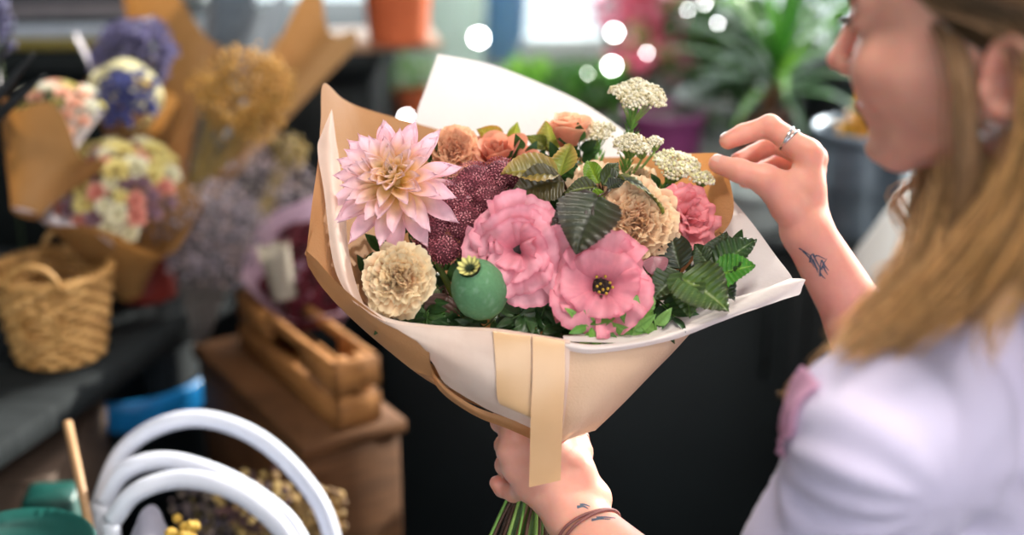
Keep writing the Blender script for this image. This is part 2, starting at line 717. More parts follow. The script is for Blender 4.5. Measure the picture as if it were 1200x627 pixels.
def arm_r(p, o=0.):
    d = cap_(p, RS, REL, .048 + o, .038 + o)
    ax = (REL - RWR).normalized()
    side = ax.cross(FW).normalized()
    m = RWR + (REL - RWR) * .45
    f = cap_(p, RWR + side * .005, m + side * .004, .0185 + o, .0275 + o)
    f = smin(f, cap_(p, RWR - side * .005, m - side * .004, .0185 + o, .0275 + o), .012)
    f = smin(f, cap_(p, m, REL, .030 + o, .037 + o), .02)
    return smin(d, f, .02)


def body_sdf(p):
    d = head_sdf(p)
    neck = cap_(p, NECK0, NB - Vector((0, 0, .02)), .050, .056)
    d = smin(d, neck, .03)
    d = smin(d, torso_sdf(p), .03)
    la = smin(arm_l(p), hand_sdf(p, L_FING, L_THUMB, LWR, .0200, web=[((628, 520, 1.268), (676, 548, 1.272), .0125, .0130), ((628, 518, 1.270), (668, 524, 1.282), .0115, .0105), ((640, 560, 1.264), (676, 560, 1.268), .014, .014)]), .008)
    ra = smin(arm_r(p), hand_sdf(p, R_FING, R_THUMB, RWR, .0185), .008)
    d = smin(d, la, .02)
    d = smin(d, ra, .02)
    return d


person = thing('person', 'woman with long blonde hair in a pale lavender shirt holding the wrapped bouquet', 'person', (NB.x, NB.y, 0.0))


def skin_material():
    m, nt, out = new_mat('skin')
    L = nt.links.new
    b = N(nt, 'ShaderNodeBsdfPrincipled')
    at = N(nt, 'ShaderNodeAttribute', attribute_name='Col')
    tc = N(nt, 'ShaderNodeTexCoord')
    no = N(nt, 'ShaderNodeTexNoise')
    no.inputs['Scale'].default_value = 45
    no.inputs['Detail'].default_value = 5
    L(tc.outputs['Object'], no.inputs['Vector'])
    rp = N(nt, 'ShaderNodeValToRGB')
    rp.color_ramp.elements[0].position = .3
    rp.color_ramp.elements[0].color = (.93, .88, .88, 1)
    rp.color_ramp.elements[1].position = .7
    rp.color_ramp.elements[1].color = (1.04, 1.03, 1.02, 1)
    L(no.outputs['Fac'], rp.inputs['Fac'])
    mx = N(nt, 'ShaderNodeMixRGB', blend_type='MULTIPLY')
    mx.inputs['Fac'].default_value = 1
    L(at.outputs['Color'], mx.inputs['Color1'])
    L(rp.outputs['Color'], mx.inputs['Color2'])
    L(mx.outputs['Color'], b.inputs['Base Color'])
    b.inputs['Roughness'].default_value = .48
    b.inputs['Specular IOR Level'].default_value = .4
    b.inputs['Subsurface Weight'].default_value = .85
    b.inputs['Subsurface Radius'].default_value = (1.0, .30, .18)
    b.inputs['Subsurface Scale'].default_value = .013
    n2 = N(nt, 'ShaderNodeTexNoise')
    n2.inputs['Scale'].default_value = 320
    L(tc.outputs['Object'], n2.inputs['Vector'])
    bp = N(nt, 'ShaderNodeBump')
    bp.inputs['Strength'].default_value = .12
    bp.inputs['Distance'].default_value = .0008
    L(n2.outputs['Fac'], bp.inputs['Height'])
    L(bp.outputs['Normal'], b.inputs['Normal'])
    L(b.outputs['BSDF'], out.inputs['Surface'])
    return m


SKIN = skin_material()
BV, BF = surface_nets(body_sdf, (-.06, .72, .72), (.86, 1.62, 2.02), .0023)
base_c = lin('dea390')
bc = np.tile(base_c, (len(BV), 1))
q = (BV - np.array(tuple(HC))) @ HR / np.array(tuple(HS))


def blend(c, mask, to):
    m = np.clip(mask, 0, 1)[:, None]
    return c * (1 - m) + to * m


g3 = lambda c, r: np.exp(-(((q[:, 0] - c[0]) / r[0]) ** 2 + ((np.abs(q[:, 1]) - c[1]) / r[1]) ** 2 + ((q[:, 2] - c[2]) / r[2]) ** 2))
near_head = (np.abs(q) < .2).all(1)
bc = blend(bc, g3((.075, .038, -.015), (.03, .02, .022)) * .45 * near_head, lin('cc7a6a'))
bc = blend(bc, g3((.109, 0, -.012), (.014, .014, .012)) * .35 * near_head, lin('cc7a6a'))
bc = blend(bc, g3((-.016, .078, .004), (.025, .012, .04)) * .45 * near_head, lin('cd7566'))
lipm = ((q[:, 0] > .082) & (np.abs(q[:, 1]) < .0225) & (q[:, 2] < -.0325 + .0 - np.abs(q[:, 1]) * .2) & (q[:, 2] > -.0515 + np.abs(q[:, 1]) * .35)).astype(float)
bc = blend(bc, lipm * .8, lin('b85a56'))
# reddish fingertips and knuckles
for hands in (L_FING + [L_THUMB], R_FING + [R_THUMB]):
    for pts, rs in hands:
        for i_, a_ in ((1, .25), (3, .4)):
            w = np.array(tuple(P(*pts[i_])))
            bc = blend(bc, np.exp(-((BV - w) ** 2).sum(1) / .011 ** 2) * a_, lin('d07868'))
mb = MB()
mb.add(BV, BF, bc)
body = mb.build('body', SKIN, person)
body['label'] = 'bare skin of face, neck, forearms and hands'

# ---- nails
nailm = mat('nail', lin('e3b3a4'), .25, sss=.3)
for (pts, rs), nrm in [(R_THUMB, D(.05, .75, .65)), (R_FING[0], D(-.2, .98, .1)), (L_THUMB, D(.9, .1, .3))]:
    a, b = P(*pts[2]), P(*pts[3])
    ax = (b - a).normalized()
    n = (nrm - ax * nrm.dot(ax)).normalized()
    sd = ax.cross(n)
    u = np.linspace(-1, 1, 7)
    v = np.linspace(-.3, 1, 8)
    r = rs[3]
    g = np.zeros((8, 7, 3))
    for i, vv in enumerate(v):
        for j, uu in enumerate(u):
            wdt = .62 * (1 - max(0, vv - .5) ** 2 * 1.2)
            ang = uu * wdt * 1.25
            g[i, j] = tuple(b + ax * (vv * r * .80) + (sd * math.sin(ang) + n * math.cos(ang)) * r)
    g = project(body_sdf, g.reshape(-1, 3), .0004).reshape(8, 7, 3)
    MB().grid(g).build('nail', nailm, person)

# ---- tattoo strokes on the forearms
ink = mat('tattoo_ink', lin('4a5668'), .6)


def strokes(lines, d, name, w=.0007):
    t = MB()
    for ln in lines:
        pts = catmull([P(x, y, d) for x, y in ln], 12)
        pts = project(body_sdf, pts, .0002, 8)
        nn = grad(body_sdf, pts)
        tg = np.gradient(pts, axis=0)
        tg /= np.linalg.norm(tg, axis=1)[:, None]
        sd = np.cross(tg, nn)
        ww = w * np.linspace(1, .35, 12)[:, None]
        t.grid(np.stack([pts - sd * ww, pts + nn * .0002, pts + sd * ww], 1))
    o = t.build(name, ink, person)
    o['label'] = 'dark grey line tattoo of mountain peaks' if len(lines) > 6 else 'small grey line tattoo by the bracelet'
    return o


strokes([[(931, 300), (940, 303), (948, 307)], [(944, 318), (950, 306), (953, 303)], [(953, 303), (957, 313), (962, 322)],
         [(957, 333), (961, 318), (964, 308)], [(964, 308), (969, 316), (973, 321)], [(948, 307), (952, 318), (955, 328)],
         [(962, 322), (966, 314), (972, 305)], [(951, 311), (954, 320), (956, 324)], [(966, 316), (968, 322), (971, 327)],
         [(955, 306), (960, 304), (970, 306)], [(958, 327), (962, 332), (966, 334)], [(937, 303), (945, 311), (950, 322)]], 1.31, 'tattoo', .0009)
strokes([[(680, 588), (686, 586), (693, 588)], [(676, 592), (684, 590), (690, 594)], [(700, 616), (708, 618), (716, 622)], [(696, 618), (704, 620), (712, 626)]], 1.235, 'tattoo', .0014)

# ---- bracelet: cord rings round the left wrist
brm = mat('bracelet_cord', lin('8a5550'), .6, bump=.5, bscale=400)
fa = (LEL - LWR).normalized()
s1 = fa.cross(FW).normalized()
s2 = fa.cross(s1).normalized()
bc0 = LWR + fa * .0195 - UP * .001
bm = MB()
for off, tl in ((0, .30), (.0032, .20)):
    ring = []
    for a in np.linspace(0, 2 * PI, 40, endpoint=False):
        dirv = s1 * math.cos(a) + s2 * math.sin(a) + fa * (tl * math.cos(a + .4))
        c_ = bc0 + fa * off
        ring.append(np.array(tuple(c_ + dirv * .03)))
    ring = project(body_sdf, np.array(ring), .0016, 6)
    ring = np.vstack([ring, ring[:2]])
    bm.tube(ring, .0014, 7)
bo = bm.build('bracelet', brm, person)
bo['label'] = 'thin brown cord bracelet'

# ---- ring on the right index finger
rm = mat('silver', (.8, .8, .82), .18, metal=1., scale=80)
ia, ib = P(*R_FING[0][0][0]), P(*R_FING[0][0][1])
ax = (ib - ia).normalized()
cc = ia + (ib - ia) * .52
s1 = ax.cross(FW).normalized()
s2 = ax.cross(s1)
rb = MB()
for off, tw in ((-.0012, .18), (.0014, -.10)):
    ring = []
    for a in np.linspace(0, 2 * PI, 36, endpoint=False):
        ring.append(np.array(tuple(cc + (s1 * math.cos(a) + s2 * math.sin(a)) * .013 + ax * (off + tw * .012 * math.cos(a)))))
    ring = project(lambda p_: cap_(p_, ia, ib, .0125, .0098), np.array(ring), .0006, 3)
    ring = np.vstack([ring, ring[:2]])
    rb.tube(ring, .0013, 8)
ro = rb.build('finger_ring', rm, person)
ro['label'] = 'twisted silver finger ring'

# ---- eyes, lashes, brows, earrings
eyem, nt, out = new_mat('eye')
b = N(nt, 'ShaderNodeBsdfPrincipled')
b.inputs['Roughness'].default_value = .08
at = N(nt, 'ShaderNodeAttribute', attribute_name='Col')
nt.links.new(at.outputs['Color'], b.inputs['Base Color'])
nt.links.new(b.outputs['BSDF'], out.inputs['Surface'])
for sy in (1, -1):
    th = np.linspace(0, PI, 24)
    ph = np.linspace(0, 2 * PI, 32, endpoint=False)
    r = .0118
    loc = np.stack([np.cos(th)[:, None] * np.ones(32), np.sin(th)[:, None] * np.cos(ph), np.sin(th)[:, None] * np.sin(ph)], -1) * r
    c = np.tile(np.array([.8, .78, .75]), (24, 32, 1))
    c[:8] = lin('4d6a78')
    c[:4] = .01
    look = HFx * .9 - HUz * .4
    fr = np.array(frame(look))
    g = np.stack([loc[..., 1], loc[..., 2], loc[..., 0]], -1) @ fr.T + np.array(tuple(hw(.0800, .031 * sy, .0255)))
    e = MB().grid(g, c, cv=True).build('eyeball', eyem, person)
    lm = MB()
    for k in range(26):
        t = k / 25 * 2 - 1
        b0 = hw(.0915 - abs(t) ** 2 * .006, (.031 + t * .013) * sy, .0275 - abs(t) ** 2 * .003)
        dirv = HFx * 1 + HLy * (t * .5 * sy) + HUz * -.25
        pts = [b0, b0 + dirv * .004, b0 + dirv * .0075 + HUz * .0015]
        lm.tube(catmull(pts, 5), [.0004, .0004, .0003, .0002, .0001], 4)
    lm.build('eyelashes', mat('lash', lin('2a1c14'), .6), person)
    bm = MB()
    for k in range(70):
        t = k / 69
        b0 = hw(.0965 - t ** 2 * .018, (.012 + t * .036) * sy, .042 + math.sin(t * 2.6) * .004 - rnd.random() * .004)
        dirv = HLy * (sy * .8) + HFx * (-.3 * t) + HUz * (.5 - t * .8)
        pts = project(body_sdf, [tuple(b0), tuple(b0 + dirv * .005)], .0006)
        bm.tube([pts[0], (pts[0] + pts[1]) / 2, pts[1]], [.0004, .0004, .0001], 4)
    bm.build('eyebrow', mat('brow', lin('6b4a30'), .7), person)

for (x, z, rr) in ((-.004, -.048, .0050), (-.017, -.041, .0040)):
    cpt = hw(x, .0785, z)
    em = MB()
    ring = [tuple(cpt + (HFx * math.cos(a) + HUz * math.sin(a)) * rr + HLy * .001) for a in np.linspace(0, 2 * PI, 25)]
    em.tube(ring, .0011, 7)
    eo = em.build('earring', rm, person)
    eo['label'] = 'small silver hoop earring'

# ---- hair
hairm, nt, out = new_mat('hair')
L = nt.links.new
hb = N(nt, 'ShaderNodeBsdfPrincipled')
at = N(nt, 'ShaderNodeAttribute', attribute_name='Col')
L(at.outputs['Color'], hb.inputs['Base Color'])
hb.inputs['Roughness'].default_value = .42
hb.inputs['Specular IOR Level'].default_value = .45
tr = N(nt, 'ShaderNodeBsdfTranslucent')
L(at.outputs['Color'], tr.inputs['Color'])
ms = N(nt, 'ShaderNodeMixShader')
ms.inputs['Fac'].default_value = .22
L(hb.outputs['BSDF'], ms.inputs[1])
L(tr.outputs['BSDF'], ms.inputs[2])
L(ms.outputs['Shader'], out.inputs['Surface'])


def hairline(q):
    """>0 where scalp hair does not grow (face, ear, neck)"""
    x, y, z = q[:, 0], np.abs(q[:, 1]), q[:, 2]
    front = x - (.062 + np.clip(z - .085, -.2, .02) * 1.0)
    side = x - (-.004 + .30 * np.clip(z - .02, -.08, .10) + .0)
    f = np.where(z > .075, front, side)
    return f


def cap_sdf(p):
    q = ((p - np.array(tuple(HC), np.float32)) @ HR) / np.array(tuple(HS), np.float32)
    a = q.copy()
    a[:, 1] = np.abs(a[:, 1])
    d = ell(q, (-.012, 0, .045), (.103, .083, .094))
    # hairline: a cut rising from in front of the ear to the top of the forehead
    nrm = np.array([.74, .0, -.67], np.float32)
    cut = (a - np.array([.022, 0, .022], np.float32)) @ nrm
    d = smax(d, cut, .012)
    d = smin(d, ell(q, (-.050, 0, -.030), (.055, .066, .075)), .03)
    d = smax(d, -ell(a, (-.014, .094, -.016), (.018, .026, .030)), .006)
    return d * .9


HV, HF_ = surface_nets(cap_sdf, tuple(np.array(tuple(HC)) - .2), tuple(np.array(tuple(HC)) + .2), .004)
hc = np.tile(lin('5c4630'), (len(HV), 1)) * (.8 + .35 * vnoise(HV, 60)[:, None])
hm = MB()
hm.add(HV, HF_, hc)


def strands(ctrl, n, spread, r=.00052, c0='6e5236', c1='caa26a', flare=1., seg=16, wave=.004, fj=None):
    """a lock: centre path in pixels+depth, tube strands scattered about it"""
    cen = np.array([tuple(P(*c)) for c in ctrl])
    a0, a1 = lin(c0), lin(c1)
    for k in range(n):
        ox, oz, oy = rng.normal(0, 1, 3)
        off = np.array([ox * spread, oy * spread * .55, oz * spread * .35])
        path = catmull(cen, seg)
        t = np.linspace(0, 1, seg)[:, None]
        ln = rng.uniform(.82, 1.0)
        path = catmull(cen, 60)[:int(60 * ln)]
        path = lerpath(path, seg)
        ph, fr = rng.uniform(0, 6.28), rng.uniform(4, 8)
        wv = np.concatenate([np.sin(t * fr + ph), np.cos(t * fr * .8 + ph), np.sin(t * fr * .9 + ph * 2)], 1) * wave * (.3 + t)
        path = path + off * (.75 + (flare - .75) * t) + wv
        cmix = np.clip(rng.uniform(0, 1) * .9 + .25 * t, 0, 1)
        cc_ = (a0 * (1 - cmix) + a1 * cmix) * np.array([1.30, 1.20, 1.38]) * rng.uniform(.75, 1.2)
        rr = r * np.interp(t[:, 0], [0, .1, .8, 1], [.6, 1, 1, .15])
        hm.tube(path, rr, 4, cc_, cap=False)


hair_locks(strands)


def scalp_lock(pts, c0, c1, seg=14):
    # one strand through head-space points
    path = catmull([hw(*p) for p in pts], seg)
    t = np.linspace(0, 1, seg)[:, None]
    path = path + np.concatenate([np.sin(t * 7 + rng.uniform(0, 6)), np.cos(t * 6 + rng.uniform(0, 6)), np.zeros((seg, 1))], 1) * .0025 * t
    cm = np.clip(rng.uniform(0, .8) + .3 * t, 0, 1)
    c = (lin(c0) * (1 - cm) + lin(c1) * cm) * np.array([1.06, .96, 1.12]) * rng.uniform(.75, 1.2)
    hm.tube(path, .0006 * np.interp(t[:, 0], [0, .1, .8, 1], [.6, 1, 1, .2]), 4, c, cap=False)


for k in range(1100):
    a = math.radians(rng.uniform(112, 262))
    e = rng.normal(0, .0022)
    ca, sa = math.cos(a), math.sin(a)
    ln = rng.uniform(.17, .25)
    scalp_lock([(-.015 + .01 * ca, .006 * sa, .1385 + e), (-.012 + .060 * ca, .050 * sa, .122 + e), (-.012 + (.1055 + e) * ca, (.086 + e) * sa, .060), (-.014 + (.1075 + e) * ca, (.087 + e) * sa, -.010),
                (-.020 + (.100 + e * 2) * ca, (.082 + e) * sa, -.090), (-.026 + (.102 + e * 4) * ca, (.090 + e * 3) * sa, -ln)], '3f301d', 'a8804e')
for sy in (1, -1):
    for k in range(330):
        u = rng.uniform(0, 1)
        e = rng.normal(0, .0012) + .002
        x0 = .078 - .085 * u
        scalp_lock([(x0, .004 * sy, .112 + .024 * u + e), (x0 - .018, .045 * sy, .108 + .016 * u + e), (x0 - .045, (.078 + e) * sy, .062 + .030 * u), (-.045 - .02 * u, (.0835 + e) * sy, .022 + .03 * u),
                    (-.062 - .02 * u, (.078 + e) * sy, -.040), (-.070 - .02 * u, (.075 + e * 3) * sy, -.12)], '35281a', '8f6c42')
hair = hm.build('hair', hairm, person)
hair['label'] = 'long loose dark blonde hair'


# ---- shirt
def shirt_sdf(p):
    d = torso_sdf(p, .014)
    sl = smin(cap_(p, LS + Vector((0, 0, -.006)), LEL, .054, .058), cap_(p, LEL, LEL + (LWR - LEL) * .25, .056, .050), .02)
    sr = smin(cap_(p, RS, REL, .060, .058), cap_(p, REL, REL + (RWR - REL) * .06, .056, .052), .02)
    d = smin(d, sl, .030)
    d = smin(d, sr, .030)
    # collar
    nb = np.array(tuple(NB + Vector((0, 0, .012))), np.float32)
    q = (p - nb) @ TRm
    col_ = np.abs(np.hypot(q[:, 0] * 1.05, q[:, 1]) - .071 + q[:, 2] * .25) - .0045
    col_ = np.maximum(col_, np.abs(q[:, 2]) - .022)
    d = smin(d, col_, .008)
    # neck opening
    d = smax(d, -cap_(p, NB + Vector((0, 0, .005)), NB + Vector((0, 0, .08)), .062, .075), .006)
    # open hem
    # folds
    r = p - np.array(tuple(LS), np.float32)
    u = r @ TLn
    v = r[:, 2]
    f = r @ TFn
    ang = np.arctan2(v + .02, -u + .02)
    rad = np.hypot(v, u) + 1e-4
    fold = .0036 * np.sin(ang * 10 + 2.6 * np.sin(rad * 18)) * np.exp(-((rad - .10) / .06) ** 2)
    fold += .0024 * np.sin(u * 55 + v * 22 + 2 * np.sin(v * 13)) * np.clip((.02 - v) / .10, 0, 1)
    fold += .0035 * vnoise(p, 22)
    # shoulder seam: a shallow crease where the sleeve is set in
    seam = np.abs(u + .030 + .12 * (v + .02)) 
    fold += .0030 * np.exp(-(seam / .004) ** 2)
    return (d + fold) * .85


SV, SF = surface_nets(shirt_sdf, (.14, .70, .78), (.95, 1.70, 1.75), .005)
shirtm = mat('shirt_cotton', lin('dbd0e9'), .8, c2=lin('d2c6e2'), scale=9, bump=.25, bscale=900, sheen=.2, trans=.10, sss=0)
mb = MB()
mb.add(SV, SF)
sh = mb.build('shirt', shirtm, person)
sh['label'] = 'pale lavender cotton shirt'
# turned-back edge by the shoulder, light through the cloth painted pink
fl = MB()
rows = [[(952, 440, 1.00), (946, 462, 1.005), (934, 490, 1.01), (921, 512, 1.015), (920, 530, 1.02)],
        [(962, 446, .985), (958, 468, .987), (945, 492, .995), (932, 512, 1.0), (922, 532, 1.01)],
        [(966, 456, .965), (962, 474, .968), (950, 497, .975), (936, 518, .985), (924, 534, 1.0)]]
fl.grid(project(shirt_sdf, patch(rows, 20, 12).reshape(-1, 3), .003, 5).reshape(12, 20, 3))
fo = fl.build('shirt_placket', mat('pink_lit_cloth', lin('e4b0cc'), .8, trans=.4), person)
fo['label'] = 'inner edge of the shirt front painted pink as lit through'
so = fo.modifiers.new('s', 'SOLIDIFY')
so.thickness = .0015

# ---- trousers down to the floor (outside the picture, carries the figure)
def jeans_sdf(p):
    h = HIP
    d = ell(p, h + Vector((0, 0, -.02)), (.105, .150, .12), TRm)
    for s in (1, -1):
        hp = h + TL * (.080 * s) - Vector((0, 0, .05))
        kn = hp + TF * .02 - Vector((0, 0, .36))
        kn.z = .47
        an = kn - TF * .01
        an.z = .06
        d = smin(d, smin(cap_(p, hp, kn, .082, .056), cap_(p, kn, an, .056, .044), .02), .02)
    return d


JV, JF = surface_nets(jeans_sdf, (HIP.x - .4, HIP.y - .4, .02), (HIP.x + .4, HIP.y + .4, HIP.z + .2), .012)
mb = MB()
mb.add(JV, JF)
mb.build('trousers', mat('denim', lin('2c3648'), .8, scale=200, bump=.3), person)
for s in (1, -1):
    c0 = HIP + TL * (.080 * s) + TF * .01
    mb = MB()
    th = np.linspace(0, 2 * PI, 24, endpoint=False)
    rings = []
    for z, fx, fy, ox in ((0.0, .125, .045, .05), (.02, .13, .048, .05), (.05, .115, .045, .04), (.075, .07, .042, .0), (.10, .05, .045, -.03), (.10, .0, .0, -.03)):
        rings.append([tuple(Vector((c0.x, c0.y, z)) + TF * (ox + fx * math.cos(a)) + TL * (fy * math.sin(a))) for a in th])
    rings.insert(0, [tuple(Vector((c0.x, c0.y, 0)) + TF * .05)] * 24)
    mb.grid(np.array(rings), cv=True).build('shoe', mat('shoe_leather', lin('2a2522'), .5), person)
# ================================================================ the bouquet
PET = mat('petal', None, .5, attr=True, trans=.40, scale=90, bump=.15, bscale=260, spec=.3, sheen=.15)
LEAF = mat('leaf', None, .36, attr=True, trans=.30, scale=70, bump=.2, bscale=220, spec=.5)
STEM = mat('stem', None, .45, attr=True, scale=60, bump=.2, bscale=200, spec=.4)
BEAD = mat('floret', None, .7, attr=True, scale=200, trans=.15)


def petal(L, W, phi0, bend, cup=.15, n=9, m=7, prof='oval', ruf=0., rf=2., ph=0., tipc=0., ser=0., r0=0., z0=0., rnd_=.15, sk=0., spread=.9):
    """one petal in flower space (axis z, growing towards +x); returns grid and s,t"""
    s = np.linspace(0, 1, n)[:, None] * np.ones((1, m))
    t = np.ones((n, 1)) * np.linspace(-1, 1, m)[None]
    if prof == 'oval':
        w = np.sin(np.clip(s, 0, 1) ** .75 * PI * .93 + .07) ** .8
        w = np.where(s > .93, w * .75, w)
    elif prof == 'pointed':
        w = (np.sin(PI * s ** .62) ** .85) * (1 - .15 * s) + .22 * (1 - s)
    elif prof == 'dahlia':
        w = (.30 + .70 * np.clip(s * 1.7, 0, 1) ** .8) * (1 - np.clip((s - .45) / .55, 0, 1) ** 2.6) ** .62 + .02
    elif prof == 'polar':
        A = sk if False else 1.0
        w = s
    elif prof == 'fan':
        w = .18 + .82 * s ** .85
        w = w * (1 - .25 * np.clip((s - .85) / .15, 0, 1) ** 2)
    elif prof == 'round':
        w = .30 + .70 * np.sin(np.clip(s * 1.05, 0, 1) * PI * .58)
    sL = s * (1 - rnd_ * t ** 2 * s) + ser * np.sin(t * 23 + ph * 7) * s ** 6 * .05 / max(L, 1e-4) * .1
    phi = phi0 + bend * s + tipc * s ** 4
    ds = L / (n - 1)
    pr = np.cumsum(np.sin(phi), 0) * ds
    pz = np.cumsum(np.cos(phi), 0) * ds
    if prof == 'polar':
        al = t * spread
        edge = 1 + ser * (.020 * np.sin(t * 21 + ph * 5) + .016 * np.sin(t * 37 + ph * 3)) * s ** 4
        sL = np.clip(s * np.cos(al) ** .8 * edge * (1 - .06 * np.abs(t) ** 3), 0, 1)
    # resample for shortened edges
    k = sL * (n - 1)
    i = np.clip(k.astype(int), 0, n - 2)
    fr = k - i
    jj = np.arange(m)[None] * np.ones((n, 1), int)
    r = pr[i, jj] * (1 - fr) + pr[i + 1, jj] * fr
    z = pz[i, jj] * (1 - fr) + pz[i + 1, jj] * fr
    hw_ = W * w
    if prof == 'polar':
        hw_ = (.16 * W * (1 - s) + W * s) * np.sin(np.abs(al) + .02) / (np.abs(t) + .02) / math.sin(spread)
    off = cup * hw_ * t ** 2 + ruf * s ** 2 * np.sin(rf * t * PI + ph + s * 2) + ruf * .5 * s ** 3 * np.sin(rf * 2.3 * t * PI + ph * 2.1)
    x = r0 + r - np.cos(phi) * off
    zz = z0 + z + np.sin(phi) * off
    y = t * hw_ * (1 - .25 * min(abs(cup), 1) * np.abs(t)) + sk * s * s * L
    return np.stack([x, y, zz], -1), s, t


def rotz(g, a):
    c, s = math.cos(a), math.sin(a)
    return g @ np.array([[c, s, 0], [-s, c, 0], [0, 0, 1]])


def mixc(a, b, t):
    t = np.clip(t, 0, 1)[..., None]
    return a * (1 - t) + b * t


TIE = P(629, 540, 1.305)
stem_no = [0]


def stem_of(root, H, n, c='5d7a3a', r=.0026, L0=.03, name='stem', tint=None):
    """stem from the flower down through the hand-held binding point and out below"""
    k = stem_no[0]
    stem_no[0] += 1
    rr = .0036 * math.sqrt(k + .4)
    an = k * 2.39996
    axd = (P(629, 540, 1.305) - P(606, 640, 1.30)).normalized()
    e1 = axd.cross(FW).normalized()
    e2 = axd.cross(e1)
    off = (e1 * math.cos(an) + e2 * math.sin(an)) * rr
    H = Vector(H)
    n = Vector(n).normalized()
    tie = TIE + off * .62
    end = P(606, 668, 1.300) + off * 2.0 + axd * (rnd.uniform(-.012, .012))
    if isinstance(c, str):
        c = lin(c)
    tow = (tie - H).normalized()
    # keep the path inside the paper: first backwards from the bloom, then to the tie
    d1 = H - n * L0 * .9 + tow * L0 * .3
    mid = d1 * .45 + tie * .55 + FW * .004
    path = catmull([H - n * .004, H - n * L0 * .5, d1, mid, tie, tie * .4 + end * .6, end], 36)
    mb = MB()
    cc = np.tile(c, (36, 1)) * (1 + .2 * vnoise(path, 60)[:, None])
    mb.tube(path, r, 8, cc)
    return mb.build(name, STEM, root)


# ---------------------------------------------------------------- dahlia
def dahlia():
    H = P(463, 212, 1.262)
    n = D(-.12, .30, 1)
    root = thing('dahlia', 'large pale pink dahlia with yellow heart at the left of the bouquet', 'flower', H)
    mb = MB()
    pk, pk2, pe, ye = lin('f9cedb'), lin('f2aac3'), lin('fddcc2'), lin('fbe070')
    N_ = 84
    for i in range(N_):
        f = i / (N_ - 1)                       # 0 outer .. 1 centre
        L = (.0455 + .010 * max(0, -math.sin(i * 2.39996))) * (1 - f) ** .50 + .009
        phi = math.radians(98 - 84 * f ** .85) + rng.normal(0, .07)
        g, s, t = petal(L, (.0080 * (1 - f) ** .38 + .0016) * rng.uniform(.9, 1.15), phi - .30, .42 + .1 * rng.normal() - .35 * f ** 3, cup=.38 + .5 * f, n=14, m=9, prof='dahlia',
                        r0=.008 * (1 - f), z0=-.014 * (1 - f) ** 1.2 + .004 * f, rnd_=.10, sk=rng.normal(0, .10), tipc=rng.uniform(-.25, .15), ruf=.0006, ph=i)
        a = mixc(pe, pk, (s - .25) * 1.3 + (1 - f) * 1.1 - .62)
        a = mixc(ye, a, s * 1.6 + (1 - f) * 1.0 - .78)
        a = mixc(a, pk2, .28 * np.abs(t) ** 2 * (1 - f) + rng.uniform(-.1, .22) * (1 - f))
        a = mixc(a, np.ones(3) * .9, .25 * (s - .6))
        mb.grid(xf(rotz(g, i * 2.39996), H, n), a)
    mb.build('flower_head', PET, root)
    cb = MB()
    cb.lathe([(0, .0085), (.005, .0075), (.010, .003), (.012, -.003)], H, 20, lin('f0c98a'), n)
    for i in range(26):
        r = .0008 * math.sqrt(i + .3) * 1.25
        a = i * 2.4
        p0 = np.array([r * math.cos(a) - .002, r * math.sin(a), .010])
        g, s, t = petal(.009, .0016, .12 + r * 30, -.5, cup=.9, n=5, m=5, prof='pointed')
        cb.grid(xf(rotz(g, a) + p0 - np.array([0, 0, .004]), H, n), mixc(lin('f2dd7a'), lin('e8909c'), s ** 1.5 * (1 - i / 34) * 1.3))
    cb.build('flower_centre', PET, root)
    stem_of(root, H, n, '6b8a3e', .0032, .05)


# ---------------------------------------------------------------- carnation
def carnation(label, px, py, d, R, nrm, c_in, c_out, N_=70, seed=0, name='carnation', edge=None, openness=100, stc='6f8a5a', roll=0):
    H = P(px, py, d) - Vector(nrm) * R * .35
    root = thing(name, label, 'flower', H)
    mb = MB()
    a0, a1 = lin(c_in), lin(c_out)
    ed = lin(edge) if edge else a1
    for i in range(N_):
        f = i / (N_ - 1)
        L = R * (1.02 - .38 * f) * rng.uniform(.9, 1.08)
        phi = math.radians(openness - (openness - 6) * f ** .8)
        g, s, t = petal(L, R * (.56 - .16 * f), phi * .35, phi * .72, cup=.15, n=11, m=25, prof='polar', ruf=R * (.075 + .06 * f), rf=rng.uniform(1.3, 2.4),
                        ph=rng.uniform(0, 6.28), ser=1.0, r0=.0, z0=-R * .12 * (1 - f), spread=.82, tipc=rng.uniform(-.3, .5))
        c = mixc(a0, a1, s * 1.1 - .1 + .2 * rng.normal())
        c = mixc(c, ed, (s - .86) * 6)
        mb.grid(xf(rotz(g, i * 2.39996 + roll), H, nrm), c)
    mb.build('flower_head', PET, root)
    cx = MB()
    prof = [(0, -.022 * R / .037), (.006, -.022 * R / .037), (.008, -.012 * R / .037), (.0085, 0), (.006, .004)]
    cx.lathe(np.array(prof) * (R / .037), H, 14, lin('7a9460'), nrm)
    cx.build('calyx', STEM, root)
    stem_of(root, H - Vector(nrm) * .015, nrm, stc, .0022)
    return root


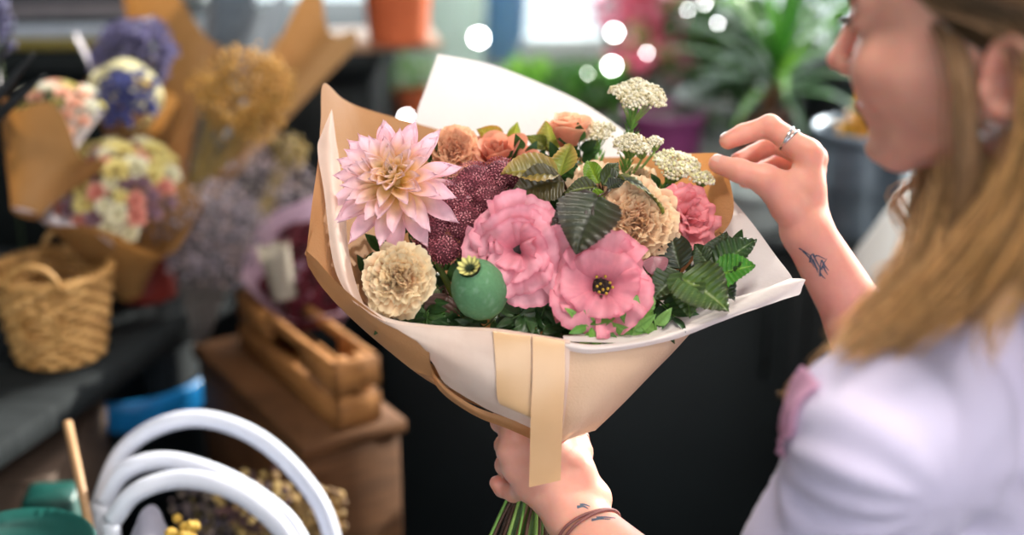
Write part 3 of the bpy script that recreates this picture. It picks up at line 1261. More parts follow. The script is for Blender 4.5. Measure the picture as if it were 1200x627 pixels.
# ---------------------------------------------------------------- lisianthus
def lisianthus(label, px, py, d, R, nrm, layers, seed, c0='f7b9c4', c1='e8808f', c2='f3a3ae', stamens=True, centre='2e1a16', name='lisianthus', ruf=.16, roll=0):
    H = P(px, py, d) - Vector(nrm) * R * .38
    root = thing(name, label, 'flower', H)
    rg = np.random.default_rng(seed)
    mb = MB()
    A, B_, C_ = lin(c0), lin(c1), lin(c2)
    for (num, Lf, ph0, bend, wf) in layers:
        a0 = rg.uniform(0, 6.28)
        for k in range(num):
            g, s, t = petal(R * Lf * rg.uniform(.93, 1.07), R * wf * rg.uniform(.92, 1.1), math.radians(ph0) + rg.normal(0, .06), math.radians(bend) + rg.normal(0, .1),
                            cup=.12, n=16, m=29, prof='polar', ruf=R * ruf * rg.uniform(.5, 1.1), rf=rg.uniform(1.0, 1.9), ph=rg.uniform(0, 6.28), ser=.8,
                            tipc=rg.uniform(0, .5), sk=rg.normal(0, .08), spread=.98)
            vein = .5 + .5 * np.sin(t * 40)
            c = mixc(C_, A, (s - .3) * 1.5)
            c = mixc(c, B_, np.clip(.75 - s * 1.5, 0, 1) * .9 + .10 * vein)
            c = mixc(c, B_, np.clip((s - .93) * 8, 0, .5) + rg.uniform(0, .2))
            mb.grid(xf(rotz(g, a0 + k * 2 * PI / num + rg.normal(0, .08) + roll), H, nrm), c)
    mb.build('flower_head', PET, root)
    cn = MB()
    dk = lin(centre)
    cn.lathe([(0, .011), (R * .14, .013), (R * .25, .0115), (R * .22, .003), (0, 0)], H, 20, dk, nrm)
    if stamens:
        for k in range(16):
            a = k * 2.4
            r = R * .05 * math.sqrt(k)
            b0 = np.array([r * math.cos(a), r * math.sin(a), .008])
            b1 = b0 * [1.25, 1.25, 1] + [0, 0, .008 + .004 * rg.random()]
            pp = xf(np.array([b0, (b0 + b1) / 2, b1]), H, nrm)
            cn.tube(pp, [.0005, .0005, .0005], 5, lin('6a5a28'))
            cn.tube(xf(np.array([b1 - [0, 0, .0012], b1, b1 + [0, 0, .0014]]), H, nrm), [.0005, .0015, .0006], 6, lin('c9a93c') if k % 3 else lin('3a2a18'))
    cn.build('flower_centre', BEAD, root)
    stem_of(root, H, nrm, '6f8a4a', .0022)
    return root


# ---------------------------------------------------------------- rose
def rose(label, px, py, d, R, nrm, c0, c1, seed=1, N_=22, edge='f2b79a', op=1.):
    H = P(px, py, d) - Vector(nrm) * R * .8
    root = thing('rose', label, 'flower', H)
    rg = np.random.default_rng(seed)
    mb = MB()
    A, B_, E_ = lin(c0), lin(c1), lin(edge)
    for i in range(N_):
        f = i / (N_ - 1)                       # 0 outer
        L = R * (1.75 - .25 * f) * rg.uniform(.95, 1.04)
        open_ = (1 - f) ** 1.3
        g, s, t = petal(L, R * (1.0 - .45 * f), math.radians(42 * op * (1 - f) + 8), math.radians(-42 * op + 36 * open_ * op), cup=-.0, n=16, m=19, prof='polar',
                        ruf=R * .03, rf=1.2, ph=rg.uniform(0, 6), r0=R * .05, tipc=1.2 * open_ * op + .10, ser=0, spread=.95)
        # wrap the petal round the axis
        rad = g[..., 0]
        ang = g[..., 1] / np.maximum(rad, R * .22) * .95
        rad2 = np.maximum(rad, R * .10)
        g = np.stack([rad2 * np.cos(ang), rad2 * np.sin(ang), g[..., 2] + .10 * R * f], -1)
        c = mixc(A, B_, 1.0 - s * 1.1)
        c = mixc(c, E_, (s - .85) * 5)
        mb.grid(xf(rotz(g, i * 2.39996), H, nrm), c)
    mb.build('flower_head', PET, root)
    cx = MB()
    cx.lathe([(0, -.010), (.006, -.008), (.008, -.001), (.012, .004)], H, 14, lin('5d7a3a'), nrm)
    for k in range(5):
        g, s, t = petal(R * .8, .004, 1.6, .5, n=6, m=5, prof='pointed')
        cx.grid(xf(rotz(g, k * 1.257), H, nrm), lin('5d7a3a'))
    cx.build('calyx', STEM, root)
    stem_of(root, H, nrm, '4e6b30', .0028)
    return root


# ---------------------------------------------------------------- raspberry style pleated leaf
def leaf_grid(L, W, phi0, bend, fold=.25, nv=9, pleat=.0016, ser=.10, n=46, m=19, droop=.0, wav=.002, seed=0, serr_n=22):
    s = np.linspace(0, 1, n)[:, None] * np.ones((1, m))
    t = np.ones((n, 1)) * np.linspace(-1, 1, m)[None]
    w = np.sin(PI * np.clip(s, 0, 1) ** .72) ** .85 * (1 - .25 * s)
    sr = 1 + ser * ((s * serr_n) % 1 - .5) * np.abs(t) ** 3
    sS = np.clip(s + .02 * 0, 0, 1)
    phi = phi0 + bend * sS
    ds = L / (n - 1)
    r = np.cumsum(np.sin(phi), 0) * ds
    z = np.cumsum(np.cos(phi), 0) * ds
    hw_ = W * w * sr
    vph = (s * nv - np.abs(t) * w * 1.5) % 1
    pl = pleat * (np.abs(vph - .5) * 2) * np.clip(np.abs(t) * 3, 0, 1) * (w > .05)
    off = fold * hw_ * np.abs(t) - droop * hw_ * t ** 2 + pl + wav * np.sin(s * 7 + t * 2.5 + seed) * np.abs(t)
    x = r - np.cos(phi) * off
    zz = z + np.sin(phi) * off
    y = t * hw_
    vein = np.clip(1 - np.abs(vph - .0) * 9, 0, 1) + np.clip(1 - np.abs(vph - 1.) * 9, 0, 1)
    mid = np.clip(1 - np.abs(t) * 8, 0, 1)
    return np.stack([x, y, zz], -1), s, t, np.clip(vein * .7 + mid, 0, 1)


def leaf(mb, base, tip_dir, face, L, W, c_top, c_vein, bend=.5, c_edge=None, **kw):
    """leaf from base growing along tip_dir, upper side towards face"""
    g, s, t, v = leaf_grid(L, W, PI / 2 - bend * .5, bend, seed=rnd.random() * 9, **kw)
    x = Vector(tip_dir).normalized()
    z = Vector(face)
    z = (z - x * z.dot(x)).normalized()
    y = z.cross(x)
    R = np.array([tuple(x), tuple(y), tuple(z)])
    c = np.tile(lin(c_top), s.shape + (1,))
    if c_edge:
        c = mixc(c, np.tile(lin(c_edge), s.shape + (1,)), np.abs(t) ** 2 * .8 + s * .3 - .1)
    c = mixc(c, np.tile(lin(c_vein), s.shape + (1,)), v * .7)
    mb.grid(g @ R + np.array(tuple(base)), c)
    return mb


def leaf_px(mb, b, tp, db, dt, face, Wf, c_top, c_vein, **kw):
    """leaf given by base and tip pixels with depths"""
    a, e = P(*b, db), P(*tp, dt)
    L = (e - a).length * 1.04
    return leaf(mb, a, e - a, face, L, L * Wf, c_top, c_vein, **kw)


def leaf_spray(label, leaves, stem_from, n=(0, 0, 1), name='raspberry_leaf_spray', c='5a3a2c', cat='leaves'):
    """leaves: list of (base px, tip px, d base, d tip, face, width factor, top, vein, kwargs)"""
    S = P(*stem_from)
    root = thing(name, label, cat, S)
    for (b, tp, db, dt, face, Wf, ct, cv, kw) in leaves:
        m = MB()
        leaf_px(m, b, tp, db, dt, face, Wf, ct, cv, **kw)
        a = P(*b, db)
        m2 = catmull([a, a * .5 + S * .5 + FW * .004, S], 8)
        m.tube(m2, .0009, 6, lin(c))
        m.build('leaf', LEAF, root)
    stem_of(root, S, Vector(n), c, .0016)
    return root


# ---------------------------------------------------------------- bead umbels
def ico(r, c, mb, col_, k=0):
    t = (1 + 5 ** .5) / 2
    v = np.array([(-1, t, 0), (1, t, 0), (-1, -t, 0), (1, -t, 0), (0, -1, t), (0, 1, t), (0, -1, -t), (0, 1, -t), (t, 0, -1), (t, 0, 1), (-t, 0, -1), (-t, 0, 1)]) / 1.902
    f = [(0, 11, 5), (0, 5, 1), (0, 1, 7), (0, 7, 10), (0, 10, 11), (1, 5, 9), (5, 11, 4), (11, 10, 2), (10, 7, 6), (7, 1, 8), (3, 9, 4), (3, 4, 2), (3, 2, 6), (3, 6, 8), (3, 8, 9), (4, 9, 5), (2, 4, 11), (6, 2, 10), (8, 6, 7), (9, 8, 1)]
    mb.add(v * r + c, f, col_)


def umbel(label, head, d, R, nrm, H_, n_bead, bead, cols, foot, name, cat='flower', needles=True, flat=.45, subs=None, stc='7d9a4a'):
    """dome of small florets on branching stalks; head px, foot px,depth where the branches meet"""
    C = P(*head, d)
    F_ = P(*foot)
    root = thing(name, label, cat, F_)
    mb, st = MB(), MB()
    subs = subs or [(0, 0, 1.)]
    R3 = np.array(frame(nrm))
    lc = [lin(c) for c in cols]
    for (ox, oy, sc_) in subs:
        cc_ = C + Vector(R3 @ np.array([ox * R, oy * R, 0]))
        Rr = R * sc_
        for i in range(int(n_bead * sc_ ** 2)):
            f = (i + .5) / (n_bead * sc_ ** 2)
            th = math.sqrt(f)
            a = i * 2.39996
            rr = Rr * th + rng.normal(0, bead * .35)
            z = H_ * sc_ * math.sqrt(max(0, 1 - th ** 2 * .92)) + rng.normal(0, bead * .4) + .15 * Rr * vnoise(np.array([math.cos(a) * th, math.sin(a) * th, ox]), 3)
            p = R3 @ np.array([rr * math.cos(a), rr * math.sin(a), z]) + np.array(tuple(cc_))
            ico(bead * rng.uniform(.8, 1.2), p, mb, lc[int(rng.integers(len(lc)))] * rng.uniform(.85, 1.1))
        for i in range(16):
            th = math.sqrt((i + .5) / 16) * .86
            a = i * 2.4
            e = R3 @ np.array([Rr * th * math.cos(a), Rr * th * math.sin(a), H_ * sc_ * math.sqrt(1 - th ** 2) * .8]) + np.array(tuple(cc_))
            b0 = np.array(tuple(cc_ - Vector(nrm) * Rr * .9))
            st.tube(catmull([b0, b0 * .5 + e * .5 - np.array(tuple(Vector(nrm))) * .002, e], 7), .0007, 5, lin(stc))
        st.tube(catmull([cc_ - Vector(nrm) * Rr * .9, (cc_ - Vector(nrm) * Rr * 1.4) * .5 + F_ * .5, F_], 8), .0013, 6, lin(stc))
    mb.build('flower_head', BEAD, root)
    if needles:
        ax = (C - F_)
        for i in range(56):
            f = rng.uniform(-.1, .85)
            b0 = F_ + ax * f
            dv = (Vector(rng.normal(0, 1, 3)).cross(ax).normalized() * .6 + ax.normalized())
            ln = rng.uniform(.009, .016)
            g, s, t = petal(ln, .0010, 1.5, .2, n=5, m=3, prof='oval')
            zf = Vector(rng.normal(0, 1, 3))
            x = dv.normalized()
            z = (zf - x * zf.dot(x)).normalized()
            y = z.cross(x)
            st.grid(g @ np.array([tuple(x), tuple(y), tuple(z)]) + np.array(tuple(b0)), lin('5f8a3a') * rng.uniform(.8, 1.2))
    st.build('stalk', STEM, root)
    stem_of(root, F_, (C - F_).normalized(), stc, .0016)
    return root


def sedum(label, heads, foot):
    F_ = P(*foot)
    root = thing('sedum', label, 'flower', F_)
    mb, st = MB(), MB()
    cs = [lin(c) for c in ('8f4552', '7a3442', 'b0606c', '6a2a36', 'd08a90')]
    for (px, py, d, R) in heads:
        C = P(px, py, d)
        nrm = (D(0, .35, 1))
        R3 = np.array(frame(nrm))
        nn = int(72 * (R / .015) ** 2)
        for i in range(nn):
            th = math.sqrt((i + .5) / nn)
            a = i * 2.39996
            z = R * .8 * math.sqrt(max(0, 1 - th * th * .96)) + rng.normal(0, .0012)
            p = R3 @ np.array([R * th * math.cos(a), R * th * math.sin(a), z])
            nl = R3 @ np.array([th * math.cos(a), th * math.sin(a), .9 * math.sqrt(1 - th * th) + .2])
            # five-point star floret
            c = cs[int(rng.integers(5))]
            for q in range(5):
                g, s, t = petal(.0030, .00075, .80, .5, n=3, m=3, prof='pointed', cup=.3)
                mb.grid(xf(rotz(g, q * 1.257 + i), p + np.array(tuple(C)), nl), mixc(c * .7, c * 1.35, s))
        st.tube(catmull([C + nrm * R * .3, C * .6 + F_ * .4 - UP * .004, F_], 8), .0018, 6, lin('7a5a3e'))
        # domed core under the florets
        prof = [(R * math.sin(x) * .93, R * .72 * math.cos(x)) for x in np.linspace(.02, PI / 2, 9)] + [(.002, -.004)]
        mb.lathe(prof, C, 20, lin('6a2f3a'), nrm)
    mb.build('flower_head', BEAD, root)
    st.build('stalk', STEM, root)
    stem_of(root, F_, D(0, .5, .6), '7a5a3e', .0024)
    return root


# ---------------------------------------------------------------- small leaf sprig
def sprig(label, path, nl, L, Wf, cols, name='ruscus_sprig', face=None, term=True, stc='6f9a45', alt=True, through=True):
    pts = catmull([P(*p) for p in path], 30)
    root = thing(name, label, 'leaves', tuple(pts[0]))
    st = MB()
    st.tube(pts, np.linspace(.0012, .0005, 30), 6, lin(stc))
    fc = Vector(face) if face is not None else D(0, .3, 1)
    for i in range(nl):
        f = .18 + .80 * i / max(1, nl - 1)
        k = int(f * 29)
        b0 = Vector(pts[k])
        tg = Vector(pts[min(k + 1, 29)] - pts[k - 1]).normalized()
        sd = tg.cross(fc).normalized() * (1 if i % 2 else -1)
        dv = tg * .75 + sd * .9 + fc * rng.uniform(-.15, .3)
        if i == nl - 1 and term:
            dv = tg
        m = MB()
        ll = L * rng.uniform(.85, 1.1) * (1 - .25 * f)
        leaf(m, b0, dv, fc + Vector(rng.normal(0, .25, 3)), ll, ll * Wf, cols[i % len(cols)], cols[(i + 1) % len(cols)], bend=.35, n=14, m=7, ser=0, pleat=0, fold=.12, wav=.0005)
        m.build('leaf', LEAF, root)
    st.build('stalk', STEM, root)
    if through:
        stem_of(root, Vector(pts[0]), D(0, .6, .5), stc, .0013)
    return root


# ================================================================ arrangement
dahlia()
carnation('cream and peach carnation at lower left of the bouquet, beneath the dahlia', 466, 328, 1.236, .037, D(-.25, .1, 1), 'd98e62', 'f6dcae', 62, edge='f9e8c6')
carnation('apricot carnation in the middle right, behind the dark pleated leaf', 748, 258, 1.262, .042, D(.15, .22, 1), 'd99a78', 'f2cfa6', 66, edge='f5dcb8')
carnation('cream carnation half hidden under the bronze leaves at the top', 700, 222, 1.318, .033, D(.0, .55, .9), 'd9a988', 'f2d7b8', 46)
carnation('peach carnation tucked between the dahlia and the rose', 532, 176, 1.335, .030, D(-.05, .35, 1), 'd98a70', 'f0bd98', 46, openness=92)
carnation('pale peach carnation bud under the tall white umbel', 748, 210, 1.325, .020, D(.1, .6, .8), 'dca883', 'f4d9b6', 26, openness=60)
lay = [(5, 1.18, 40, 58, .86), (4, 1.08, 24, 56, .78), (4, .98, 10, 52, .66), (3, .86, 6, 44, .50)]
lisianthus('large ruffled pink lisianthus at the centre, above right of the poppy pod', 607, 292, 1.236, .044, D(-.05, .05, 1), lay, 5, c0='fabac8', c1='dd6a82', c2='f094a6', stamens=False)
lay2 = [(5, 1.26, 34, 52, .92), (4, 1.08, 22, 48, .80)]
lisianthus('open pink lisianthus showing its dark centre and yellow stamens', 706, 335, 1.224, .0385, D(-.02, .10, 1), lay2, 9, c0='f8aebb', c1='d6607a', c2='ec8c9e')
lay3 = [(5, 1.12, 34, 58, .80), (5, 1.0, 18, 50, .70), (5, .9, 8, 46, .60), (4, .8, 2, 36, .5), (4, .65, 0, 26, .4)]
lisianthus('coral pink ruffled flower at the right edge, in front of the glowing kraft paper', 806, 256, 1.287, .031, D(.45, .30, .9), lay3, 13, c0='f7a9ae', c1='e0606c', c2='ea8488', stamens=False, name='carnation', ruf=.13)
rose('peach rose with upright petals at the top middle', 666, 163, 1.345, .025, D(.05, .95, .30), 'f0a584', 'e07f62', 3, 20, edge='f6c6a2', op=.45)
rose('salmon rose between dahlia and yellow-green leaves', 584, 188, 1.340, .025, D(-.1, .75, .7), 'e59478', 'cf6a58', 4, 20, edge='eba386')
sedum('dark red sedum heads between dahlia and lisianthus', [(505, 262, 1.272, .017), (532, 232, 1.278, .018), (556, 214, 1.285, .018), (575, 236, 1.272, .017), (586, 205, 1.29, .015), (546, 262, 1.268, .018), (500, 288, 1.272, .013),
                                                           (520, 292, 1.266, .015), (552, 290, 1.264, .012), (610, 212, 1.285, .012)], (560, 300, 1.31))

# poppy seed pod
def poppy():
    C = P(561, 338, 1.222)
    ax = (P(547, 309, 1.188) - P(563, 345, 1.226)).normalized()
    root = thing('poppy_pod', 'plump blue-green poppy seed pod with a rayed crown', 'seed pod', C)
    k = 48
    th = np.arange(k) * 2 * PI / k
    prof = [(0, -.0290), (.004, -.0288), (.010, -.0272), (.0165, -.0225), (.0212, -.0150), (.0232, -.006), (.0230, .003), (.0208, .0115), (.0172, .0185), (.0130, .0235), (.0102, .0262), (.0094, .0285)]
    pr = catmull([(a * 1.02, b * 1.10, 0) for a, b in prof], 34)[:, :2]
    g = np.stack([pr[:, 0][:, None] * np.cos(th) * (1 + .012 * np.cos(11 * th)), pr[:, 0][:, None] * np.sin(th) * (1 + .012 * np.cos(11 * th)), pr[:, 1][:, None] * np.ones(k)], -1)
    c = mixc(np.tile(lin('5c8860'), g.shape[:2] + (1,)), np.tile(lin('8ba25c'), g.shape[:2] + (1,)), np.clip((-pr[:, 1][:, None] - .012) / .018, 0, 1) * np.ones(k))
    c = mixc(c, np.tile(lin('9cb8a0'), c.shape[:2] + (1,)), .25 * (vnoise(g, 420) > .6))
    mb = MB()
    mb.grid(xf(g, C, ax), c, cv=True)
    mb.build('pod_body', mat('pod', None, .68, attr=True, spec=.3, scale=400, bump=.25, bscale=500), root)
    cr = MB()
    rr = np.linspace(0, 1, 12)
    th = np.arange(132) * 2 * PI / 132
    sc11 = .5 + .5 * np.cos(11 * th)
    R = .0100
    rad = rr[:, None] * R * (.88 + .14 * sc11[None] * (rr[:, None] > .7))
    z = .0314 - .0036 * (1 - rr[:, None]) ** 1.5 + .0030 * rr[:, None] ** 3 * 1 + .0016 * sc11[None] * np.clip(rr[:, None] * 3, 0, 1)
    g = np.stack([rad * np.cos(th), rad * np.sin(th), z], -1)
    c = mixc(np.tile(lin('2c3a20'), g.shape[:2] + (1,)), np.tile(lin('e8dd86'), g.shape[:2] + (1,)), np.clip((rr[:, None] - .42) * 3.2, 0, 1) * (.45 + .8 * sc11[None]) - .05)
    cr.grid(xf(g, C, ax), c, cv=True)
    g2 = np.stack([g[-1], g[-1] * [.8, .8, 1] - [0, 0, .004]])
    cr.grid(xf(g2, C, ax), lin('8aa060'), cv=True)
    cr.build('crown', BEAD, root)['label'] = 'pale yellow rayed crown'
    stem_of(root, C - ax * .031, ax, '7aa070', .0028, .04)


poppy()

# dark pleated leaves
F0 = D(0, .25, 1)
dk, dv = '34402a', '55603a'
leaf_spray('single large dark pleated leaf over the centre of the bouquet', [((701, 230), (676, 296), 1.222, 1.203, D(-.15, .45, .9), .54, '3f4630', '272820', dict(c_edge='46362e', bend=.8, fold=.10, pleat=.0030, nv=8, ser=.14)),
 ((704, 234), (648, 264), 1.224, 1.216, D(-.2, .4, .9), .34, '4a3c36', '2a2622', dict(bend=.7, fold=.10, pleat=.0026, nv=7, ser=.14))], (716, 222, 1.262))
leaf_spray('bronze green leaf pair curling at the top centre', [
    ((655, 205), (590, 205), 1.268, 1.262, D(.1, .8, .6), .50, '6f6a2e', 'a8963c', dict(bend=.6, c_edge='b08a4a')),
    ((660, 212), (600, 228), 1.262, 1.250, D(-.1, .3, .9), .40, '4c4428', '2f3018', dict(bend=.5, pleat=.0022)),
    ((655, 210), (668, 172), 1.275, 1.30, D(-.5, .3, .8), .42, '7a8a32', 'a0a04a', dict(bend=.3, c_edge='c49a58'))], (668, 228, 1.275))
leaf_spray('small curled dark leaves beside the bronze leaf at the top', [
    ((700, 220), (660, 228), 1.262, 1.255, D(0, .5, .8), .30, '3c4022', '8a9a3a', dict(bend=.8)),
    ((702, 216), (690, 190), 1.268, 1.285, D(-.4, .2, .9), .35, '6a8a2a', '9cb23a', dict(bend=.4)),
    ((706, 218), (722, 192), 1.265, 1.285, D(.4, .2, .9), .33, '3e4a2c', '6a7a3a', dict(bend=.5)),
    ((712, 222), (735, 212), 1.258, 1.255, D(.2, .7, .7), .34, '30352a', '55603a', dict(bend=.8)),
    ((708, 226), (688, 240), 1.250, 1.242, D(0, .2, 1), .34, '7aa030', 'a8c04a', dict(bend=.4))], (708, 232, 1.275))
leaf_spray('dark curling leaf with olive edge above the apricot carnation', [
    ((722, 208), (775, 250), 1.262, 1.250, D(.5, .8, .3), .20, '2e332c', '5a6a40', dict(bend=.9, c_edge='8a8a30')),
    ((724, 212), (700, 200), 1.27, 1.28, D(.1, .6, .8), .3, '3a4030', '5a6a40', dict(bend=.5))], (722, 222, 1.275))
leaf_spray('large dark green raspberry leaf with three lobes at the lower right', [
    ((796, 326), (852, 364), 1.244, 1.222, D(.1, .5, .9), .52, '4a6a2e', '8aa04f', dict(bend=.7, pleat=.0026, c_edge='3a3a26', ser=.16)),
    ((798, 320), (765, 352), 1.250, 1.236, D(-.3, .4, .9), .42, '38482a', '55683a', dict(bend=.6, pleat=.0024, ser=.14)),
    ((800, 322), (808, 372), 1.248, 1.225, D(0, .5, .9), .40, '42582c', '6a8540', dict(bend=.8, pleat=.0026, ser=.14)),
    ((797, 316), (785, 270), 1.252, 1.268, D(-.2, .3, .9), .40, '2c3426', '45552f', dict(bend=.4, pleat=.0018))], (796, 320, 1.275))
leaf_spray('rich green raspberry leaves spreading over the white paper at the right', [
    ((838, 322), (886, 282), 1.252, 1.250, D(-.1, .6, .8), .36, '33502a', '5c7a3a', dict(bend=.9, pleat=.0024, c_edge='2a3a22', ser=.14)),
    ((838, 326), (884, 312), 1.244, 1.234, D(.1, .5, .9), .46, '478a2e', '9cc454', dict(bend=.8, pleat=.0028, ser=.16)),
    ((836, 326), (860, 352), 1.248, 1.232, D(.3, .3, .9), .42, '263020', '46603a', dict(bend=.7, pleat=.0022, ser=.16)),
    ((834, 318), (815, 288), 1.254, 1.262, D(-.2, .5, .8), .42, '3a4a2c', '566a3a', dict(bend=.5, ser=.12)),
    ((836, 316), (850, 274), 1.258, 1.268, D(0, .7, .7), .40, '33402a', '50663a', dict(bend=.7))], (832, 326, 1.275))
leaf_spray('two small yellow-green leaves against the white card', [
    ((590, 168), (560, 152), 1.355, 1.355, D(0, .2, 1), .42, '8a8a28', 'b8a03a', dict(bend=.3, c_edge='a8702c')),
    ((600, 168), (606, 144), 1.355, 1.355, D(0, .1, 1), .34, '9aa63a', 'c0b84a', dict(bend=.2)),
    ((592, 170), (570, 172), 1.352, 1.350, D(0, .9, .4), .35, '3c4a24', '5a6a30', dict(bend=.4))], (596, 178, 1.36), cat='leaves')
leaf_spray('olive bronze leaf rising behind the peach rose', [
    ((650, 178), (640, 142), 1.365, 1.37, D(-.3, .3, 1), .50, '8a9438', 'b0a84a', dict(bend=.5, c_edge='b87e40')),
    ((655, 170), (690, 146), 1.37, 1.37, D(.1, .9, .4), .30, '8a8a30', 'a8983a', dict(bend=.6)),
    ((640, 172), (618, 160), 1.362, 1.36, D(-.2, .3, 1), .40, '6f7a30', '98983e', dict(bend=.4))], (650, 190, 1.36))
leaf_spray('dusky purple-brown leaf below the sedum beside the poppy pod', [
    ((525, 345), (508, 392), 1.262, 1.252, F0, .44, '5a4038', '43302a', dict(bend=.4)),
    ((515, 338), (478, 358), 1.268, 1.26, F0, .4, '4a5a30', '6a7a40', dict(bend=.4))], (520, 335, 1.285))
leaf_spray('dusky pink bracts hanging below the open lisianthus', [
    ((664, 350), (652, 378), 1.236, 1.228, F0, .42, 'b0646a', '8a4a50', dict(bend=.6, ser=0, pleat=0)),
    ((765, 300), (772, 325), 1.25, 1.245, F0, .6, 'a8707a', '8a5a60', dict(bend=.6, ser=0, pleat=0))], (700, 345, 1.262), name='pink_bract')
leaf_spray('broad matte green leaf under the left carnation', [
    ((500, 365), (470, 382), 1.252, 1.245, F0, .5, '4a7034', '6a8a44', dict(bend=.4, ser=0)),
    ((505, 360), (520, 382), 1.254, 1.250, F0, .42, '54803c', '6a9a4a', dict(bend=.4, ser=0))], (502, 352, 1.28), name='green_leaf_spray')

# white rice-flower umbels
wc = ['e6dcc0', 'd8ccaa', 'efe7d2', 'c9bb92']
umbel('tall cream rice flower umbel standing above everything else', (745, 120), 1.335, .0270, D(.16, .92, .45), .018, 620, .00165, wc, (735, 178, 1.34), 'rice_flower', subs=[(0, 0, 1)])
umbel('smaller rice flower cluster halfway up, below the tall umbel', (738, 172), 1.318, .0150, D(-.1, .85, .6), .010, 170, .0015, wc, (728, 222, 1.325), 'rice_flower', subs=[(0, 0, 1), (1.5, .25, .55), (.75, -.6, .6)])
umbel('rice flower head between peach rose and tall umbel', (697, 158), 1.360, .0195, D(-.1, .85, .5), .010, 260, .0016, wc, (703, 200, 1.35), 'rice_flower')
umbel('pale rice flower head at the right in front of the orange paper', (792, 196), 1.320, .0225, D(.2, .75, .6), .009, 330, .0016, wc + ['efe9b0'], (768, 232, 1.32), 'rice_flower', subs=[(0, 0, 1), (.9, -.8, .5)])
umbel('small rice flower tuft right of the apricot carnation', (778, 262), 1.268, .0085, D(.5, .3, .8), .006, 70, .0014, wc, (768, 290, 1.275), 'rice_flower', needles=False)

# fine green sprigs along the lower rim
gc = ['659a3e', '84b658', '568a38']
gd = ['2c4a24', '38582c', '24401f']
sprig('fresh green sprig fanning out below the open lisianthus', [(690, 350, 1.245), (686, 374, 1.224), (704, 385, 1.218), (736, 388, 1.222)], 8, .026, .26, gc)
sprig('fresh green sprig with rounded leaves left of the ribbon top right', [(742, 398, 1.226), (742, 384, 1.220), (744, 366, 1.218)], 5, .025, .26, gc)
sprig('pale green sprig with three leaves at the lower right rim', [(770, 394, 1.232), (768, 380, 1.226), (764, 362, 1.224)], 4, .026, .28, ['74a04a', '8ab860'])
sprig('green sprig rising left of the open lisianthus rim', [(706, 393, 1.228), (690, 383, 1.219), (676, 372, 1.214)], 5, .022, .24, gc)
sprig('narrow leaved sprig to the right below the pleated leaf', [(760, 366, 1.25), (785, 370, 1.246), (806, 368, 1.244)], 5, .018, .2, gc)
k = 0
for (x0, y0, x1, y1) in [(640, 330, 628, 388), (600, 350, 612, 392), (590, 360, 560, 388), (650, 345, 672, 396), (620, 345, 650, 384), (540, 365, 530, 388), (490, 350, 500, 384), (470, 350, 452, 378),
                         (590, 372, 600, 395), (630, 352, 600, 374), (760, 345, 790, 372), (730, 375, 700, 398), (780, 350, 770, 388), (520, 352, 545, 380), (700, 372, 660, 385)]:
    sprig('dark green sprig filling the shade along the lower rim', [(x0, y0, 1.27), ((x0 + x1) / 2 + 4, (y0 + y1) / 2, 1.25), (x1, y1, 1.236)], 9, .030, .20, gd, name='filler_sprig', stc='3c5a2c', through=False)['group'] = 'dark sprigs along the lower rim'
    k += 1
# deeper foliage seen between the blooms
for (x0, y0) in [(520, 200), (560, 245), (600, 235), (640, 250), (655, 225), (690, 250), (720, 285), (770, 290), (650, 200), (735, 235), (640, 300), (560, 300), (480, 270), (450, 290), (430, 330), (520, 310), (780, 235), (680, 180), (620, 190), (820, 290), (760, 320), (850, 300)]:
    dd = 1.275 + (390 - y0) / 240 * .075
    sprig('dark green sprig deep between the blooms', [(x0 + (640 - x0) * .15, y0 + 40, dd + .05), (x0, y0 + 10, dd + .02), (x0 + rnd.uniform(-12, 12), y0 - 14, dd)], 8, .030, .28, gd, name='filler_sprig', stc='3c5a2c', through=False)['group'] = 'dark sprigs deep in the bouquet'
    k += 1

# ================================================================ wrapping
KR = mat('kraft_paper', lin('c08e62'), .62, c2=lin('b88456'), scale=14, trans=.30, tcol=(1.0, .80, .55), bump=.35, bscale=500, stretch=(1, 1, 1))
KL = mat('light_kraft_paper', lin('e2c0a4'), .6, c2=lin('dab798'), scale=14, trans=.20, tcol=(1.0, .85, .65), bump=.3, bscale=500)
TI = mat('tissue_paper', lin('f2dccf'), .55, c2=lin('ebcfc0'), scale=18, trans=.38, bump=.5, bscale=55)
WP = mat('white_paper', lin('efe6e2'), .6, c2=lin('e8dedb'), scale=12, trans=.36, bump=.3, bscale=160)
RB = mat('ribbon_satin', lin('d4aa7e'), .34, c2=lin('d0a578'), scale=20, bump=.05, bscale=900, sheen=.5, spec=.7, trans=.08)


def crinkle(g, a, s=60, seed=0):
    du = np.gradient(g, axis=0)
    dv_ = np.gradient(g, axis=1)
    nn = np.cross(du, dv_)
    nn /= np.linalg.norm(nn, axis=-1, keepdims=True) + 1e-9
    r_ = np.random.default_rng(seed + 17)
    h = 0
    for k_ in range(7):
        d_ = r_.normal(0, 1, 3)
        d_ /= np.linalg.norm(d_)
        f_ = s * r_.uniform(.25, .9)
        h = h + np.abs(((g @ d_) * f_ + .35 * vnoise(g, s * .5, seed + k_) + r_.uniform(0, 1)) % 1 - .5) * 1.3 * (s * .5 / f_)
    h = h / 3
    return g + nn * (h[..., None] - .6) * a


kraft = thing('kraft_wrapping_paper', 'brown kraft paper wrapped round the bouquet, tall at the left and back', 'wrapping paper', TIE)
mb = MB()
